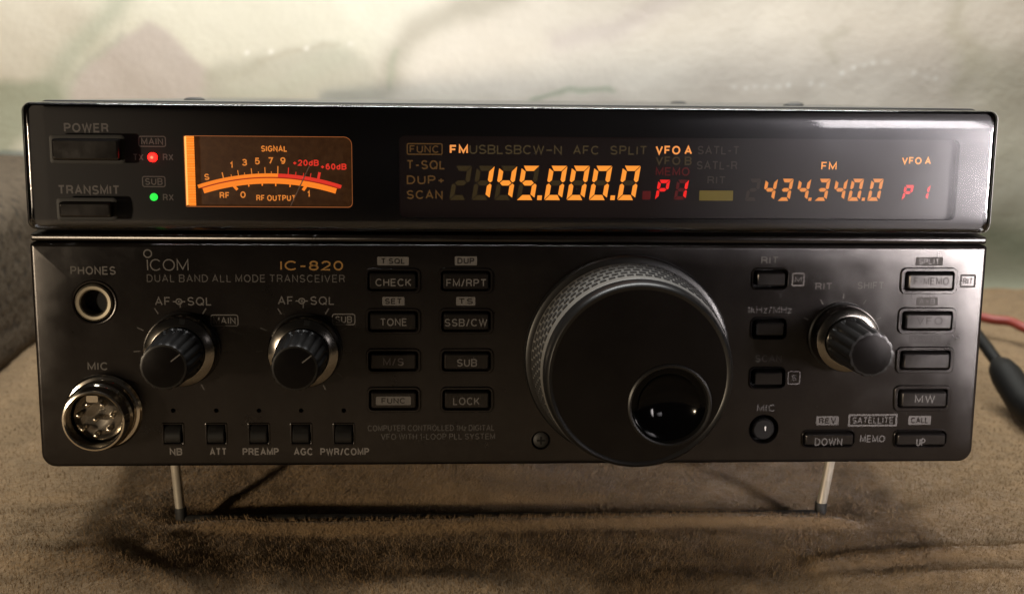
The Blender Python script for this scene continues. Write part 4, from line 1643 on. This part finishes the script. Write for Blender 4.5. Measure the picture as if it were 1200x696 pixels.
def make_cushion():
    """grey speckled cushion along the left edge: a long soft block with a rolled top"""
    X1, X0, Y0, Y1, H = -187.0, -330.0, 30.0, 302.0, 66.0
    ny = 90
    sec = []
    for k in range(9):
        sec.append((X1, 8 + k * (H - 22) / 8.0))
    for k in range(1, 10):
        a = math.radians(90 * k / 9)
        sec.append((X1 - 16 + 16 * math.cos(a), H - 16 + 16 * math.sin(a)))
    for k in range(1, 8):
        sec.append((X1 - 16 - k * (X1 - X0 - 32) / 7.0, H + 2.5 * math.sin(math.pi * k / 7)))
    for k in range(1, 10):
        a = math.radians(90 + 90 * k / 9)
        sec.append((X0 + 16 + 16 * math.cos(a), H - 16 + 16 * math.sin(a)))
    sec.append((X0, 8))
    sec = [(X1 - 5, -1.0), (X1 - 1.5, 2.0)] + sec + [(X0 + 1.5, 2.0), (X0 + 5, -1.0)]
    verts, faces = [], []
    cxm = (X0 + X1) / 2
    for j in range(ny):
        t = j / (ny - 1)
        e = min(t, 1 - t) * (Y1 - Y0)
        sh = 1.0 if e > 14 else math.sqrt(max(0, 1 - (1 - e / 14) ** 2)) * .22 + .78
        for x, z in sec:
            y = Y0 + (Y1 - Y0) * t
            n_ = noise.noise(Vector((x / 30, y / 34, z / 26))) * 2.0 + noise.noise(Vector((x / 9, y / 10, z / 9))) * .5
            verts.append(((cxm + (x - cxm) * (.9 + .1 * sh) + n_) * S, y * S, max(z * sh + n_ * .7, -1.0) * S))
    m = len(sec)
    for j in range(ny - 1):
        for i in range(m - 1):
            faces.append((j * m + i, (j + 1) * m + i, (j + 1) * m + i + 1, j * m + i + 1))
    faces.append(tuple(range(m)))
    faces.append(tuple(range((ny - 1) * m, ny * m))[::-1])
    me = bpy.data.meshes.new('cushion')
    me.from_pydata(verts, [], faces)
    me.shade_smooth()
    mat, nt, N, L, b = nodes_of('speckled_grey')
    b.inputs['Roughness'].default_value = .95
    b.inputs['Specular IOR Level'].default_value = .1
    tc = N.new('ShaderNodeTexCoord')
    n1 = N.new('ShaderNodeTexNoise')
    n1.inputs['Scale'].default_value = 240
    n1.inputs['Detail'].default_value = 5
    L.new(tc.outputs['Object'], n1.inputs['Vector'])
    r = N.new('ShaderNodeValToRGB')
    e = r.color_ramp.elements
    e[0].position, e[0].color = .34, (.050, .041, .032, 1)
    e[1].position, e[1].color = .46, (.088, .068, .048, 1)
    k = e.new(.75)
    k.color = (.10, .079, .057, 1)
    L.new(n1.outputs['Fac'], r.inputs['Fac'])
    L.new(r.outputs['Color'], b.inputs['Base Color'])
    bp = N.new('ShaderNodeBump')
    bp.inputs['Distance'].default_value = .0012
    L.new(n1.outputs['Fac'], bp.inputs['Height'])
    L.new(bp.outputs['Normal'], b.inputs['Normal'])
    me.materials.append(mat)
    o = bpy.data.objects.new('cushion', me)
    col.objects.link(o)
    o['label'] = 'grey speckled cushion along the left edge of the brown blanket'
    o['category'] = 'cushion'


make_cushion()

# ------------------------------------------------------------------ cables at the right
def bez(pts, n=10):
    """smooth curve through points"""
    P = [Vector(p) for p in pts]
    P = [P[0] * 2 - P[1]] + P + [P[-1] * 2 - P[-2]]
    out = []
    for i in range(1, len(P) - 2):
        for k in range(n):
            t = k / n
            a, b, c, d = P[i - 1], P[i], P[i + 1], P[i + 2]
            out.append(.5 * ((2 * b) + (c - a) * t + (2 * a - 5 * b + 4 * c - d) * t * t + (3 * b - a - 3 * c + d) * t ** 3))
    out.append(P[-2])
    return out


mb = MB()
YC = 205
p = [(96, 236, 38), (104, 250, 36), (135, 256, 30), (182, 240, 17), (208, 218, 10.5), at_depth(1160, 374, YC), at_depth(1184, 377, YC - 6), at_depth(1204, 386, YC - 14), (240, 176, 4.6), (262, 163, 3.2), (310, 150, 3.0), (390, 152, 3.0)]
mb.tube(bez(p), 2.05, 'cable_red', 14)
c0 = p[5]
o = mb.build('power_cable', None, tuple(c0))
o['label'] = 'red cable curving out from behind the right side of the radio'
o['category'] = 'cable'
mb = MB()
YC = 118
p = [(70, 236, 36), (78, 250, 34), (118, 258, 30), (163, 238, 25), (180, 195, 22), at_depth(1128, 376, YC + 34), at_depth(1152, 402, YC + 14), at_depth(1164, 418, YC + 4), at_depth(1178, 437, YC - 6)]
cp = bez(p)
mb.tube(cp, 2.3, 'cable_black', 14)
tail = [(182.4, 82, 6.4), (183, 68, 5), (190, 45, 3.2), (212, 8, 3.0), (262, -28, 3.0), (350, -46, 3.0)]
mb.tube(bez(tail), 2.3, 'cable_black', 14)
blk = mb.build('signal_cable', None, tuple(p[6]))
blk['label'] = 'black cable with a thick plug hanging beside the right side of the radio'
blk['category'] = 'cable'
mb = MB()
q = [at_depth(1168, 424, YC), at_depth(1173, 431, YC - 3), at_depth(1180, 441, YC - 8), at_depth(1200, 472, YC - 22), (182.3, 88, 6.8), (182.4, 80, 6.5), (182.6, 76, 6.2)]
mb.tube(q, [2.6, 4.6, 5.5, 5.7, 5.6, 5.0, 2.8], 'cable_black', 24)
mb.build('plug', blk, tuple(p[6]))

for o in bpy.data.objects:
    if '_off' in o.keys():
        del o['_off']
